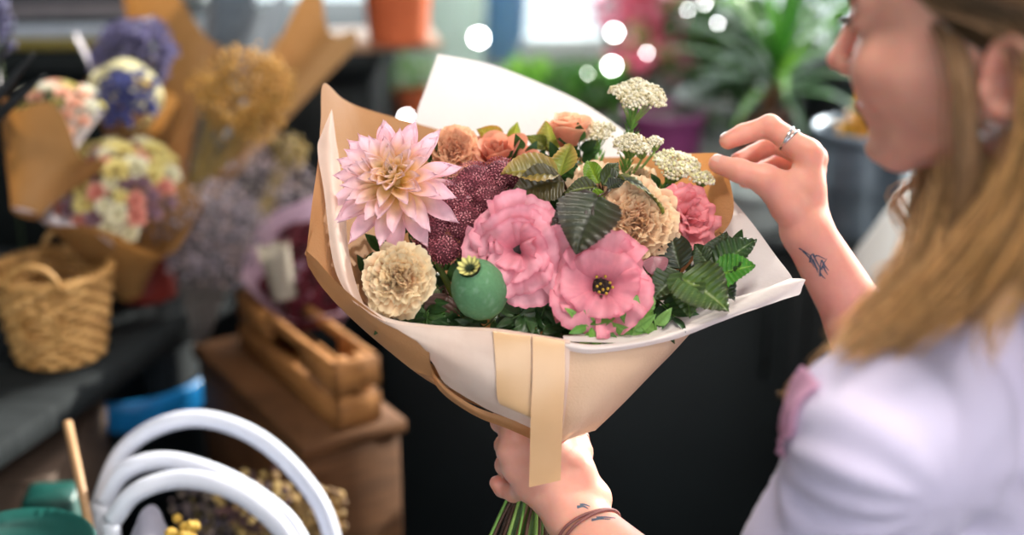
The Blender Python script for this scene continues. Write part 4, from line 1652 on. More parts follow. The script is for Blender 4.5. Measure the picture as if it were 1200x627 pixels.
# open cone: rim from the front left corner over the spike and round the back to the right
back = [
    [(359, 294, 1.246), (365, 240, 1.275), (372, 190, 1.305), (376, 140, 1.330), (379, 98, 1.350), (402, 116, 1.385), (430, 128, 1.405), (500, 148, 1.425), (600, 176, 1.430), (700, 184, 1.425), (775, 181, 1.400), (841, 179, 1.338)],
    [(364, 306, 1.250), (385, 262, 1.285), (395, 230, 1.310), (402, 215, 1.335), (412, 210, 1.355), (435, 215, 1.380), (470, 225, 1.395), (530, 240, 1.405), (610, 250, 1.405), (700, 250, 1.400), (790, 240, 1.370), (856, 214, 1.325)],
    [(440, 372, 1.270), (440, 345, 1.305), (450, 330, 1.330), (465, 325, 1.345), (480, 325, 1.360), (500, 330, 1.370), (530, 335, 1.375), (570, 340, 1.375), (630, 345, 1.375), (700, 340, 1.370), (780, 310, 1.345), (856, 262, 1.300)],
    [(530, 440, 1.285), (535, 430, 1.310), (545, 425, 1.330), (555, 422, 1.340), (565, 420, 1.345), (580, 420, 1.350), (600, 420, 1.352), (620, 420, 1.352), (650, 420, 1.350), (690, 410, 1.345), (730, 380, 1.325), (800, 320, 1.290)],
    [(612, 500, 1.300), (616, 498, 1.305), (620, 496, 1.312), (624, 495, 1.318), (628, 494, 1.322), (632, 494, 1.324), (636, 494, 1.326), (642, 494, 1.326), (648, 494, 1.324), (655, 494, 1.320), (660, 494, 1.312), (664, 496, 1.305)]]
mb.grid(crinkle(patch(back, 90, 50), .0012, 22))
# front left folded flap
flap = [
    [(359, 294, 1.246), (372, 306, 1.236), (398, 334, 1.226), (432, 362, 1.216), (470, 389, 1.208), (503, 408, 1.203)],
    [(359, 302, 1.250), (376, 325, 1.240), (408, 356, 1.230), (446, 388, 1.220), (480, 412, 1.214), (504, 424, 1.208)],
    [(361, 312, 1.256), (380, 340, 1.248), (414, 374, 1.240), (452, 408, 1.232), (482, 432, 1.226), (507, 442, 1.216)]]
mb.grid(patch(flap, 40, 16))
belly = [
    [(361, 312, 1.256), (380, 340, 1.248), (414, 374, 1.240), (452, 408, 1.232), (482, 432, 1.226), (507, 442, 1.216)],
    [(380, 336, 1.270), (405, 366, 1.264), (440, 398, 1.258), (474, 425, 1.252), (505, 448, 1.246), (530, 462, 1.236)],
    [(450, 390, 1.290), (470, 415, 1.285), (500, 435, 1.280), (530, 455, 1.275), (555, 470, 1.268), (575, 482, 1.256)],
    [(590, 480, 1.300), (596, 484, 1.296), (602, 488, 1.292), (608, 492, 1.286), (612, 497, 1.278), (616, 502, 1.268)]]
mb.grid(patch(belly, 40, 30))
curl = [
    [(503, 408, 1.203), (506, 432, 1.218), (524, 455, 1.226), (556, 476, 1.230), (592, 489, 1.236), (632, 503, 1.243)],
    [(504, 424, 1.206), (508, 442, 1.220), (526, 462, 1.226), (557, 482, 1.230), (592, 496, 1.238), (632, 512, 1.246)],
    [(507, 442, 1.216), (514, 456, 1.228), (532, 472, 1.234), (562, 490, 1.238), (596, 503, 1.246), (634, 520, 1.252)]]
mb.grid(patch(curl, 40, 12))
mb.build('paper_sheet', KR, kraft)

front = thing('front_kraft_wrap', 'pale kraft paper cone across the front right of the bouquet above the hand', 'wrapping paper', TIE + RT * .02)
mb = MB()
fr = [
    [(655, 399, 1.2045), (700, 404, 1.2045), (745, 401, 1.2135), (780, 393, 1.2235), (808, 383, 1.237), (815, 384, 1.262)],
    [(655, 440, 1.209), (695, 448, 1.208), (735, 440, 1.216), (762, 430, 1.228), (778, 422, 1.244), (782, 420, 1.270)],
    [(655, 478, 1.218), (685, 484, 1.217), (712, 475, 1.224), (733, 466, 1.234), (742, 461, 1.248), (742, 458, 1.275)],
    [(655, 505, 1.232), (675, 504, 1.230), (700, 494, 1.236), (716, 485, 1.244), (722, 481, 1.256), (720, 478, 1.280)],
    [(652, 519, 1.244), (665, 515, 1.242), (680, 510, 1.246), (692, 506, 1.252), (698, 504, 1.262), (696, 500, 1.282)]]
mb.grid(crinkle(patch(fr, 40, 40), .0006, 30))
mb.build('paper_sheet', KL, front)

tissue = thing('tissue_paper', 'crinkled white tissue lining folded over at the left and front of the bouquet', 'wrapping paper', TIE - RT * .02)
mb = MB()
t1 = [
    [(389, 128, 1.318), (377, 156, 1.304), (372, 176, 1.300), (380, 228, 1.276), (385, 272, 1.258), (390, 305, 1.244), (399, 332, 1.232), (415, 354, 1.222)],
    [(389.5, 130, 1.320), (387, 158, 1.300), (388, 186, 1.292), (392, 232, 1.272), (396, 275, 1.252), (402, 310, 1.238), (410, 336, 1.228), (422, 360, 1.222)],
    [(390, 133, 1.326), (394, 165, 1.318), (399, 198, 1.312), (404, 238, 1.292), (407, 278, 1.272), (413, 315, 1.254), (422, 345, 1.240), (432, 368, 1.230)]]
mb.grid(crinkle(patch(t1, 60, 16), .0010, 45))
t2 = [
    [(414, 353, 1.2225), (450, 376, 1.2110), (500, 384, 1.2030), (545, 387, 1.2000), (582, 389, 1.1985), (625, 395, 1.1975), (668, 402, 1.1990)],
    [(416, 354, 1.2220), (458, 382, 1.2110), (506, 398, 1.2010), (548, 408, 1.1970), (584, 414, 1.1960), (625, 420, 1.1965), (667, 426, 1.2030)],
    [(422, 358, 1.2215), (470, 388, 1.2090), (512, 414, 1.2020), (552, 434, 1.2000), (588, 445, 1.2000), (626, 452, 1.2015), (665, 456, 1.2080)],
    [(430, 364, 1.2210), (482, 396, 1.2080), (516, 432, 1.2120), (556, 460, 1.2140), (592, 474, 1.2150), (628, 482, 1.2150), (662, 486, 1.2180)],
    [(440, 370, 1.2200), (503, 412, 1.2050), (522, 448, 1.2240), (566, 478, 1.2260), (606, 494, 1.2300), (634, 506, 1.2350), (658, 510, 1.2380)]]
mb.grid(crinkle(patch(t2, 110, 64), .0034, 42, 3))
# inner edge turned into the bouquet
t3 = [
    [(414, 353, 1.2225), (450, 376, 1.2110), (500, 384, 1.2030), (545, 387, 1.2000), (582, 389, 1.1985), (625, 395, 1.1975), (668, 402, 1.1990)],
    [(420, 352, 1.232), (455, 373, 1.218), (502, 381, 1.211), (546, 384, 1.208), (582, 386, 1.206), (625, 392, 1.205), (668, 399, 1.206)],
    [(445, 372, 1.255), (475, 392, 1.245), (515, 400, 1.238), (550, 404, 1.234), (584, 406, 1.230), (625, 410, 1.228), (668, 414, 1.228)]]
mb.grid(patch(t3, 60, 12))
mb.build('paper_sheet', TI, tissue)

wr = thing('white_wrapping_paper', 'white paper collar with a pointed corner at the right of the bouquet', 'wrapping paper', TIE + RT * .03)
mb = MB()
w1 = [
    [(852, 226, 1.345), (882, 262, 1.318), (908, 298, 1.288), (929, 327, 1.262), (925, 340, 1.252), (890, 352, 1.244), (840, 372, 1.232), (790, 392, 1.220), (735, 402, 1.209), (660, 400, 1.2005)],
    [(820, 240, 1.360), (845, 270, 1.335), (868, 300, 1.305), (884, 326, 1.278), (880, 342, 1.262), (852, 352, 1.252), (812, 366, 1.244), (770, 382, 1.236), (725, 392, 1.226), (660, 394, 1.214)],
    [(770, 290, 1.385), (795, 310, 1.360), (815, 330, 1.335), (828, 346, 1.310), (822, 358, 1.294), (798, 368, 1.284), (770, 378, 1.272), (740, 388, 1.262), (705, 396, 1.252), (660, 402, 1.238)],
    [(660, 430, 1.34), (670, 435, 1.335), (680, 440, 1.32), (685, 445, 1.31), (685, 450, 1.30), (680, 455, 1.295), (675, 460, 1.29), (670, 465, 1.28), (660, 470, 1.27), (645, 475, 1.26)]]
mb.grid(crinkle(patch(w1, 80, 50), .0010, 40, 5))
w2 = [
    [(926, 326, 1.258), (943, 327, 1.250), (942, 332, 1.249), (940, 337, 1.248), (937, 345, 1.246), (929, 347, 1.245)],
    [(906, 334, 1.250), (912, 336, 1.244), (914, 342, 1.241), (912, 347, 1.240), (909, 352, 1.240), (904, 356, 1.240)],
    [(880, 345, 1.246), (880, 350, 1.240), (878, 355, 1.236), (876, 360, 1.234), (874, 364, 1.234), (872, 367, 1.236)],
    [(830, 368, 1.236), (832, 370, 1.232), (834, 372, 1.230), (836, 374, 1.228), (838, 376, 1.228), (840, 379, 1.230)],
    [(770, 392, 1.220), (772, 394, 1.216), (774, 395, 1.214), (776, 396, 1.213), (778, 398, 1.214), (782, 400, 1.217)],
    [(700, 404, 1.205), (700, 405, 1.202), (700, 407, 1.200), (700, 409, 1.199), (700, 411, 1.200), (700, 414, 1.202)],
    [(655, 399, 1.2005), (655, 400, 1.2), (655, 402, 1.1995), (655, 404, 1.1995), (655, 406, 1.200), (655, 409, 1.202)]]
mb.grid(crinkle(patch(w2, 20, 70), .0004, 60, 2))
mb.build('paper_sheet', WP, wr)

card = thing('white_back_paper', 'stiff white paper sheet standing up behind the flowers', 'wrapping paper', P(640, 300, 1.40))
mb = MB()
cb = [
    [(513, 63, 1.455), (570, 74, 1.460), (625, 94, 1.462), (680, 119, 1.460), (730, 152, 1.450), (778, 190, 1.430)],
    [(500, 100, 1.450), (560, 120, 1.455), (618, 140, 1.457), (680, 160, 1.455), (730, 185, 1.445), (775, 215, 1.425)],
    [(487, 141, 1.445), (545, 165, 1.448), (610, 185, 1.450), (680, 200, 1.448), (730, 220, 1.438), (770, 245, 1.420)],
    [(494, 178, 1.438), (548, 200, 1.440), (612, 215, 1.440), (680, 230, 1.438), (726, 250, 1.430), (764, 270, 1.415)],
    [(560, 300, 1.40), (590, 310, 1.40), (630, 320, 1.40), (680, 325, 1.40), (710, 330, 1.395), (730, 335, 1.39)],
    [(628, 480, 1.332), (632, 480, 1.334), (638, 480, 1.336), (645, 480, 1.336), (650, 480, 1.334), (655, 480, 1.330)]]
mb.grid(patch(cb, 50, 50))
mb.build('paper_sheet', WP, card)

ribbon = thing('ribbon', 'gold-tan satin ribbon with two straps hanging over the front of the wrap', 'ribbon', P(622, 392, 1.196))
mb = MB()
l_ = [
    [(577, 392, 1.226), (600, 395, 1.225), (622, 397, 1.224)],
    [(577, 388, 1.200), (600, 391, 1.199), (622, 393.5, 1.198)],
    [(578, 392, 1.1935), (600, 395, 1.1925), (622, 398, 1.1925)],
    [(581, 430, 1.1930), (602, 432, 1.1930), (623, 434, 1.1940)],
    [(584, 470, 1.2020), (604, 477, 1.2010), (624, 483, 1.2010)],
    [(600, 480, 1.2100), (620, 489, 1.2080), (638, 497, 1.2070)],
    [(632, 496, 1.2160), (640, 500, 1.2150), (650, 504, 1.2140)]]
mb.grid(patch(l_, 12, 60))
r_ = [
    [(623, 398, 1.224), (642, 400, 1.224), (662, 404, 1.224)],
    [(623, 394, 1.1965), (642, 396, 1.1965), (662, 400, 1.1975)],
    [(624, 398, 1.1895), (643, 401, 1.1900), (662, 404, 1.1910)],
    [(624, 440, 1.1890), (643, 442, 1.1895), (662, 444, 1.1920)],
    [(622, 485, 1.1950), (641, 486, 1.1960), (660, 487, 1.1990)],
    [(621, 530, 1.2080), (640, 528, 1.2090), (658, 526, 1.2110)],
    [(620, 571, 1.2200), (639, 567, 1.2210), (657, 563, 1.2230)]]
mb.grid(patch(r_, 12, 70))
mb.build('ribbon_strap', RB, ribbon)
# ================================================================ the room
CZ = .97      # counter height
TZ = .95      # table height
TCZ = 1.195   # top of the tall cabinet
wallm = mat('plaster', lin('8d8f8c'), .85, c2=lin('868884'), scale=3, bump=.2, bscale=120)
darkp = mat('black_paint', lin('101618'), .6, c2=lin('0d1214'), scale=5, bump=.15, bscale=90, spec=.22)
floorm = mat('floor_boards', lin('3a342e'), .6, c2=lin('2c2723'), scale=4, stretch=(12, 1, 1), bump=.2)
ceilm = mat('ceiling_paint', lin('c8c8c4'), .9, scale=3)
framem = mat('window_paint', lin('e6eae8'), .5, c2=lin('dee2e0'), scale=5)


def box(name, c, s, m, parent=None, rot=0., bev=.004):
    return MB().box(c, s, rot, bev).build(name, m, parent, smooth=False)


X0, X1, Y0, Y1, ZC = -1.75, 3.7, -2.4, 3.45, 3.1
struct(box('floor', ((X0 + X1) / 2, (Y0 + Y1) / 2, -.05), (X1 - X0 + .2, Y1 - Y0 + .2, .10), floorm, bev=0))
struct(box('ceiling', ((X0 + X1) / 2, (Y0 + Y1) / 2, ZC + .05), (X1 - X0 + .2, Y1 - Y0 + .2, .10), ceilm, bev=0))
struct(box('wall_left', (X0 - .05, (Y0 + Y1) / 2, ZC / 2), (.10, Y1 - Y0, ZC), wallm, bev=0))
struct(box('wall_right', (X1 + .05, (Y0 + Y1) / 2, ZC / 2), (.10, Y1 - Y0, ZC), wallm, bev=0))


def window_wall(name, y, wx0, wx1, wz0, wz1, n, mull):
    mb = MB()
    cx, w = (X0 + X1) / 2, X1 - X0 + .2
    mb.box((cx, y, wz0 / 2), (w, .12, wz0))
    mb.box((cx, y, (wz1 + ZC) / 2), (w, .12, ZC - wz1))
    mb.box(((X0 - .1 + wx0) / 2, y, (wz0 + wz1) / 2), (wx0 - X0 + .1, .12, wz1 - wz0))
    mb.box(((X1 + .1 + wx1) / 2, y, (wz0 + wz1) / 2), (X1 + .1 - wx1, .12, wz1 - wz0))
    struct(mb.build(name, wallm, smooth=False))
    wd = bpy.data.objects.new('window_%d' % n, None)
    col.objects.link(wd)
    wd.location = ((wx0 + wx1) / 2, y, wz0)
    wd['kind'] = 'structure'
    f = MB()
    t = .05
    f.box(((wx0 + wx1) / 2, y, wz0 + t / 2), (wx1 - wx0, .08, t))
    f.box(((wx0 + wx1) / 2, y, wz1 - t / 2), (wx1 - wx0, .08, t))
    for x in mull:
        f.box((x, y, (wz0 + wz1) / 2), (t, .08, wz1 - wz0 - 2 * t))
    f.build('window_frame', framem, wd, smooth=False)
    g = MB()
    g.box(((wx0 + wx1) / 2, y, (wz0 + wz1) / 2), (wx1 - wx0 - .02, .006, wz1 - wz0 - .02))
    g.build('window_pane', glassm, wd, smooth=False)


glassm, nt, out = new_mat('window_glass')
tb = N(nt, 'ShaderNodeBsdfTransparent')
tb.inputs['Color'].default_value = (.96, .98, .97, 1)
gb = N(nt, 'ShaderNodeBsdfGlossy')
gb.inputs['Roughness'].default_value = .02
fr_ = N(nt, 'ShaderNodeFresnel')
fr_.inputs['IOR'].default_value = 1.12
ms = N(nt, 'ShaderNodeMixShader')
nt.links.new(fr_.outputs[0], ms.inputs[0])
nt.links.new(tb.outputs[0], ms.inputs[1])
nt.links.new(gb.outputs[0], ms.inputs[2])
nt.links.new(ms.outputs[0], out.inputs['Surface'])
window_wall('wall_back', Y1 + .06, -.80, 3.50, .98, 2.95, 1, (-.775, .33, 1.42, 3.475))
window_wall('wall_front', Y0 - .06, -1.3, 2.2, .70, 2.75, 2, (-1.275, -.1, 1.05, 2.175))  # unseen front window added to carry the fill light

# outside ground and a facade across the street
gr = struct(box('ground_pavement', (1.0, 12, -.30), (40, 16.6, .2), mat('concrete', lin('cfd2cf'), .8, c2=lin('bfc4c2'), scale=1.2), bev=0))
gr['label'] = 'sunlit pavement outside the window'

# ---------------------------------------------------------------- furniture
cab = thing('counter_cabinet', 'long matte black counter filling the space behind the bouquet', 'counter', (1.1, 2.6, 0))
cb_ = MB()
cb_.box((1.16, 2.62, CZ / 2 - .02), (2.76, .84, CZ - .04), bev=.004)
cb_.build('cabinet_body', darkp, cab, smooth=False)
for i in range(4):
    mbp = MB()
    mbp.box((.13 + i * .69, 2.192, .46), (.66, .018, .84), bev=.004)
    pnl = mbp.build('door', darkp, cab, smooth=False)
    hb_ = MB()
    hb_.tube([(.42 + i * .69, 2.165, .72), (.42 + i * .69, 2.155, .76), (.42 + i * .69, 2.155, .84), (.42 + i * .69, 2.165, .88)], .004, 8)
    hb_.build('handle', mat('dark_metal', lin('25292b'), .4, metal=.8), pnl)
tp = MB()
tp.box((1.16, 2.61, CZ - .015), (2.80, .90, .03), bev=.006)
tp.build('countertop', mat('dark_worktop', lin('2a3134'), .45, c2=lin('22292b'), scale=8), cab, smooth=False)
sil = MB()
sil.box((1.16, 3.235, CZ - .02), (4.6, .34, .04), bev=.004)
struct(sil.build('window_1_sill', mat('white_sill', lin('e6e8e6'), .5, c2=lin('dcdfdd'), scale=4), smooth=False))
tall = thing('tall_cabinet', 'tall black cabinet behind the dried flowers at the left', 'cabinet', (-.9, 2.7, 0))
tb_ = MB()
tb_.box((-.97, 2.79, .578), (1.44, .58, 1.155), bev=.004)
tb_.build('cabinet_body', darkp, tall, smooth=False)
tb_ = MB()
tb_.box((-.97, 2.78, 1.175), (1.46, .62, .04), bev=.006)
tb_.build('cabinet_top', darkp, tall, smooth=False)
for i in range(2):
    dm = MB()
    dm.box((-1.325 + i * .71, 2.492, .58), (.69, .016, 1.10), bev=.004)
    dm.build('door', darkp, tall, smooth=False)

# table along the left wall, its front edge slanting away
ea, eb = G(0, 518, TZ), G(268, 340, TZ)
ed_ = (eb - ea).normalized()
nn_ = Vector((-ed_.y, ed_.x, 0))
rot = math.atan2(ed_.y, ed_.x)
A_, B_2 = ea - ed_ * 1.0, eb + ed_ * .05
cen = (A_ + B_2) / 2 + nn_ * .42
table = thing('display_table', 'dark plank table carrying the basket and wrapped bouquets at the left', 'table', (cen.x, cen.y, 0))
for i in range(5):
    t_ = MB()
    c_ = (A_ + B_2) / 2 + nn_ * (.082 + i * .166)
    t_.box((c_.x, c_.y, TZ - .018), ((B_2 - A_).length, .162, .036), rot, .004)
    t_.build('plank', mat('dark_wood', lin('26292b'), .8, c2=lin('1c1f21'), scale=6, stretch=(2, 14, 2), bump=.3, spec=.08), table, smooth=False)
t_ = MB()
c_ = (A_ + B_2) / 2 + nn_ * .05
t_.box((c_.x + nn_.x * .16, c_.y + nn_.y * .16, TZ - .062), ((B_2 - A_).length - .1, .03, .052), rot, .003)
t_.build('apron', mat('dark_wood', None), table, smooth=False)
for (u, v) in ((.08, .06), (.92, .06), (.08, .78), (.92, .78)):
    t_ = MB()
    c_ = A_ + (B_2 - A_) * u + nn_ * v
    t_.box((c_.x, c_.y, (TZ - .04) / 2), (.06, .06, TZ - .04), rot, .004)
    t_.build('leg', mat('dark_wood', None), table, smooth=False)

# ---------------------------------------------------------------- basket
wick = mat('wicker', lin('cc9c5e'), .6, c2=lin('9a6c34'), scale=40, bump=.4, bscale=300)


def basket():
    c = G(72, 418, TZ)
    root = thing('wicker_basket', 'small woven wicker basket with loop handles on the dark table', 'basket', c)
    H_, r0, r1 = .118, .052, .074
    st = MB()
    k = 26
    for i in range(k):
        a = i * 2 * PI / k
        pts = [c + Vector((math.cos(a) * (r0 + (r1 - r0) * f), math.sin(a) * (r0 + (r1 - r0) * f), .004 + H_ * f)) for f in (0, .33, .66, 1)]
        st.tube(pts, .0022, 6)
    st.build('stakes', wick, root)
    wv = MB()
    rows = 13
    for j in range(rows):
        f = (j + .5) / rows
        r = r0 + (r1 - r0) * f
        th = np.linspace(0, 2 * PI, 105)
        rr = r + .0034 * np.cos(th * k / 2 + (PI if j % 2 else 0))
        pts = np.stack([c.x + rr * np.cos(th), c.y + rr * np.sin(th), np.full_like(th, c.z + .004 + H_ * f)], 1)
        wv.tube(pts, .0042, 6)
    wv.build('weave', wick, root)
    rim = MB()
    th = np.linspace(0, 2 * PI, 90)
    for ph in (0, 2.1, 4.2):
        rr = r1 + .004 * np.cos(th * 14 + ph)
        rim.tube(np.stack([c.x + rr * np.cos(th), c.y + rr * np.sin(th), c.z + H_ + .006 + .004 * np.sin(th * 14 + ph)], 1), .0032, 6)
    rim.build('rim', wick, root)
    bs = MB()
    bs.lathe([(0, .002), (r0, .002), (r0, .008), (0, .008)], c, 26)
    bs.build('base', wick, root)
    for s in (1, -1):
        h = MB()
        a0 = -PI / 2 + (0 if s == 1 else PI)
        for off in (0, .004):
            pts = []
            for t in np.linspace(0, PI, 14):
                a = a0 + .42 * math.cos(t)
                pts.append((c.x + (r1 + .002 + off) * math.cos(a), c.y + (r1 + .002 + off) * math.sin(a), c.z + H_ + .002 + .034 * math.sin(t)))
            h.tube(pts, .0038, 7)
        h.build('handle', wick, root)
    # woven oval ornament on the front
    o_ = MB()
    for q in (.026, .020):
        pts = [(c.x + math.sin(t) * q, c.y - (r0 + r1) / 2 - .004 - .10 * 0 - (math.cos(t) * q) * .16, c.z + .066 + math.cos(t) * q) for t in np.linspace(0, PI * 2, 24)]
        o_.tube(pts, .0026, 6)
    o_.build('loop_ornament', wick, root)


basket()


# ---------------------------------------------------------------- pots
def pot(name, label, px, py, z, h, r0, r1, m, rim=.006, cat='pot', bands=0, soil=True, yoff=0, root=None, wall=.004):
    c = G(px, py, z) + Vector((0, yoff, 0))
    root = thing(name, label, cat, c)
    b = MB()
    prof = [(0, 0), (r0 * .96, 0), (r0, .004)]
    n = 14
    for i in range(1, n):
        f = i / n
        r = r0 + (r1 - r0) * f
        if bands and abs((f * (bands + 1)) % 1 - .5) < .12:
            r += .002
        prof.append((r, h * f))
    prof += [(r1, h - .016), (r1 + rim, h - .015), (r1 + rim, h), (r1 + rim - wall, h + .001), (r1 - wall, h - .012), (r0 - wall, .012), (0, .012)]
    b.lathe(prof, c, 40)
    b.build('pot_body', m, root)
    if soil:
        s_ = MB()
        s_.lathe([(0, h * .84), (r0 + (r1 - r0) * .84 - wall, h * .83)], c, 24)
        s_.build('soil', mat('soil', lin('3a2c20'), .95, bump=1., bscale=150), root)
    return root, c


terra = mat('terracotta', lin('d0683c'), .75, c2=lin('bb5a32'), scale=12)
zinc = mat('zinc', lin('6a7684'), .42, metal=.55, c2=lin('4f5a66'), scale=14)
greyp = mat('grey_ceramic', lin('8c9390'), .55, c2=lin('7b827f'), scale=9)
pot('terracotta_pot', 'bright orange pot on top of the tall black cabinet', 466, 52, TCZ + .016, .125, .052, .062, terra, yoff=.02)
pot('enamel_bucket', 'pale mint green bucket beside the orange pot', 520, 112, CZ, .34, .085, .105, mat('mint_enamel', lin('e4f0ea'), .5, c2=lin('dcebe4'), scale=6, trans=.45), cat='bucket', soil=False, yoff=.0)
sv = MB()
cc_ = G(488, 56, TCZ)
sv.box((cc_.x - .085, cc_.y + .04, TCZ + .008), (.24, .16, .016), .2, .003)
tag(sv.build('wooden_board', mat('pale_wood', lin('c9a183'), .6, scale=10)), 'pale wooden board lying beneath the orange pot', 'board')
# purple, grey and zinc containers on the counter
pot('purple_pot', 'purple pot standing behind the tall rice flower umbel', 778, 192, CZ, .105, .060, .075, mat('purple_glaze', lin('8a3f74'), .4, c2=lin('7a3566'), scale=8))
pot('grey_pot', 'grey pot behind the pinching hand', 838, 185, CZ, .125, .060, .075, greyp)
pot('grey_bowl', 'light grey bowl just behind the orange kraft paper and wrist', 884, 262, CZ, .070, .052, .064, mat('pale_ceramic', lin('8f9797'), .5), cat='bowl', soil=False)
zb, zc = pot('zinc_bucket', 'ribbed zinc bucket standing on the counter in front of the face', 1004, 272, CZ, .175, .060, .076, zinc, cat='bucket', bands=2, soil=True, wall=.003)
pot('dark_pot', 'dark pot at the far right of the counter behind the cheek', 985, 170, CZ, .16, .075, .09, mat('dark_glaze', lin('23282b'), .35))
rp_, rc_ = pot('red_bucket', 'dark red bucket holding the pastel bouquet on the table', 174, 346, TZ, .155, .042, .052, mat('red_plastic', lin('6e1f16'), .45, c2=lin('5a1811'), scale=8), cat='bucket', soil=False)


# ---------------------------------------------------------------- simple flower kinds for the wrapped bouquets
def proto_flower(name, label, cat, R, cols, n=22, centre=None, group=None, seed=0, kind='round', open_=85):
    root = thing(name, label, cat, (0, 0, 0), group)
    mb = MB()
    a, b_ = lin(cols[0]), lin(cols[1])
    for i in range(n):
        f = i / n
        phi = math.radians(open_ - (open_ - 8) * f)
        g, s, t = petal(R * (1 - .5 * f), R * (.38 - .15 * f), phi * .6, phi * .5, cup=.3, n=5, m=5, prof=kind, ruf=R * .05, ph=i, r0=.0)
        mb.grid(rotz(g, i * 2.39996), mixc(a, b_, s + rnd.uniform(-.2, .2)))
    mb.build('flower_head', PET, root)
    if centre:
        c = MB()
        c.lathe([(0, R * .22), (R * .16, R * .17), (R * .2, R * .06), (0, 0)], k=12, c=lin(centre))
        c.build('flower_centre', BEAD, root)
    s_ = MB()
    s_.tube([(0, 0, -.001), (0, 0, -R * 1.5), (0, 0, -R * 3)], .0016, 5, lin('5f7a3a'))
    s_.build('stem', STEM, root)
    return root


_used = set()


def put(proto, M, label=None, group=None):
    if proto.name not in _used:
        _used.add(proto.name)
        place(proto, M)
        if label:
            proto['label'] = label
        if group:
            proto['group'] = group
        return proto
    return dup(proto, M, label, group)


def cone_wrap(name, label, base, top, R, m, base_r=.018, open_dir=None, arc=(0, 2 * PI), wav=.012, tilt=0., n=60, spike=0., inner=None, seed=0):
    """sheet of paper rolled to a cone from base (world) to the centre of its mouth top (world)"""
    base, top = Vector(base), Vector(top)
    ax = (top - base)
    zx = ax.normalized()
    xx = (-FW - zx * (-FW).dot(zx)).normalized()
    F3 = np.array(Matrix((xx, zx.cross(xx), zx)).transposed())
    th = np.linspace(arc[0], arc[1], n)
    v = np.linspace(0, 1, 22)[:, None]
    rim = 1 + spike * np.cos(th * 2 + seed)[None] + .05 * np.sin(th * 5 + seed)[None]
    r = base_r + (R - base_r) * v ** 1.15 * (1 + .06 * np.sin(th * 3 + seed)[None] * v)
    z = v * ax.length * rim - tilt * np.sin(th)[None] * v ** 2 * R
    g = np.stack([r * np.cos(th)[None], r * np.sin(th)[None], z + wav * np.sin(th * 4 + seed)[None] * v ** 3], -1)
    mb = MB()
    mb.grid(g @ F3.T + np.array(tuple(base)))
    return tag(mb.build(name, m), label, 'wrapping paper')


BGK = mat('brown_kraft', lin('a17647'), .65, c2=lin('906838'), scale=10, trans=.25, tcol=(1, .8, .55), bump=.2, bscale=300)
BGW = mat('thin_white_paper', lin('e3dbe2'), .6, c2=lin('d8cfd8'), scale=10, trans=.35, bump=.3, bscale=40)
BGC = mat('cream_paper', lin('efe6bc'), .6, c2=lin('e6dcae'), scale=10, trans=.3)


def fill(protos, c, R, nrm, n, group=None, dome=.3, s=(.8, 1.2), seed=0):
    F3 = np.array(frame(nrm))
    for i in range(n):
        th = math.sqrt((i + .5) / n)
        a = i * 2.39996 + seed
        p = np.array([R * th * math.cos(a), R * th * math.sin(a), R * dome * (1 - th ** 2) * 1.5]) @ F3.T + np.array(tuple(c))
        nd = Vector(F3 @ np.array([th * .8 * math.cos(a), th * .8 * math.sin(a), 1]))
        q_ = i if i < len(protos) else int(rng.integers(len(protos)))
        put(protos[q_], TRS(p, nd, rng.uniform(0, 6.28), rng.uniform(*s)), None, group[q_])


# --- pastel bouquet in the red bucket
b3 = P(152, 345, 1.97)
m3 = P(128, 236, 1.90)
cone_wrap('kraft_cone', 'kraft paper cone of the pastel bouquet in the red bucket', b3, m3 + UP * .005, .116, BGK, spike=.06, seed=1, tilt=.35, wav=.008)
cone_wrap('tissue_cone', 'white tissue folded over the front of the pastel bouquet', b3 + Vector((0, 0, .02)), m3 + UP * .008, .110, BGW, spike=.08, seed=2.2, tilt=.25, arc=(3.9, 6.5), wav=.010)
G3 = ['pale yellow blooms in the pastel bouquet', 'coral pink blooms in the pastel bouquet', 'cream blooms in the pastel bouquet', 'dusty mauve blooms in the pastel bouquet']
p3 = [proto_flower('yellow_flower', 'pale yellow bloom in the pastel bouquet in the red bucket', 'flower', .026, ('d8b860', 'ecdf98'), centre='8a7a2a'),
      proto_flower('coral_flower', 'coral pink bloom in the pastel bouquet in the red bucket', 'flower', .020, ('c05a4a', 'e8a090'), centre='c08a3a'),
      proto_flower('cream_flower', 'cream bloom in the pastel bouquet in the red bucket', 'flower', .024, ('d9cf9c', 'f0ead0'), centre='9aa050'),
      proto_flower('mauve_flower', 'dusty mauve bloom in the pastel bouquet in the red bucket', 'flower', .018, ('6a4a58', 'a07a88'))]
fill(p3, m3 + UP * .014 + RT * .010, .079, D(.05, .50, .85), 52, G3, dome=.35, s=(.40, .78))
# --- bouquet at the far left
b1 = G(35, 300, TZ) + Vector((-.02, .10, 0))
m1 = P(60, 140, 1.84)
cone_wrap('kraft_cone', 'kraft paper cone at the upper left edge below the pink and cream posy', P(30, 250, 1.80), m1 - UP * .02, .075, BGK, seed=.5, tilt=.4)
cone_wrap('tissue_cone', 'pinkish tissue standing behind the pink and cream posy', P(30, 245, 1.80), m1 + UP * .035, .070, BGW, seed=1.4, arc=(2.2, 5.0), spike=.05)
p1 = [proto_flower('peach_flower', 'peach bloom in the posy at the upper left', 'flower', .019, ('d08a70', 'f0c0a8'), centre='b08a4a'),
      proto_flower('white_flower', 'cream white bloom in the posy at the upper left', 'flower', .017, ('c8c4a8', 'ece8da'), centre='c0b060'),
      proto_flower('green_yellow_flower', 'yellow green bloom in the posy at the upper left', 'flower', .015, ('7a8048', 'd8c878'))]
fill(p1, m1 + UP * .01 + RT * .01, .056, D(.1, .7, .6), 26, s=(.5, .85), group=['peach blooms in the upper left posy', 'white blooms in the upper left posy', 'yellow green blooms in the upper left posy'])
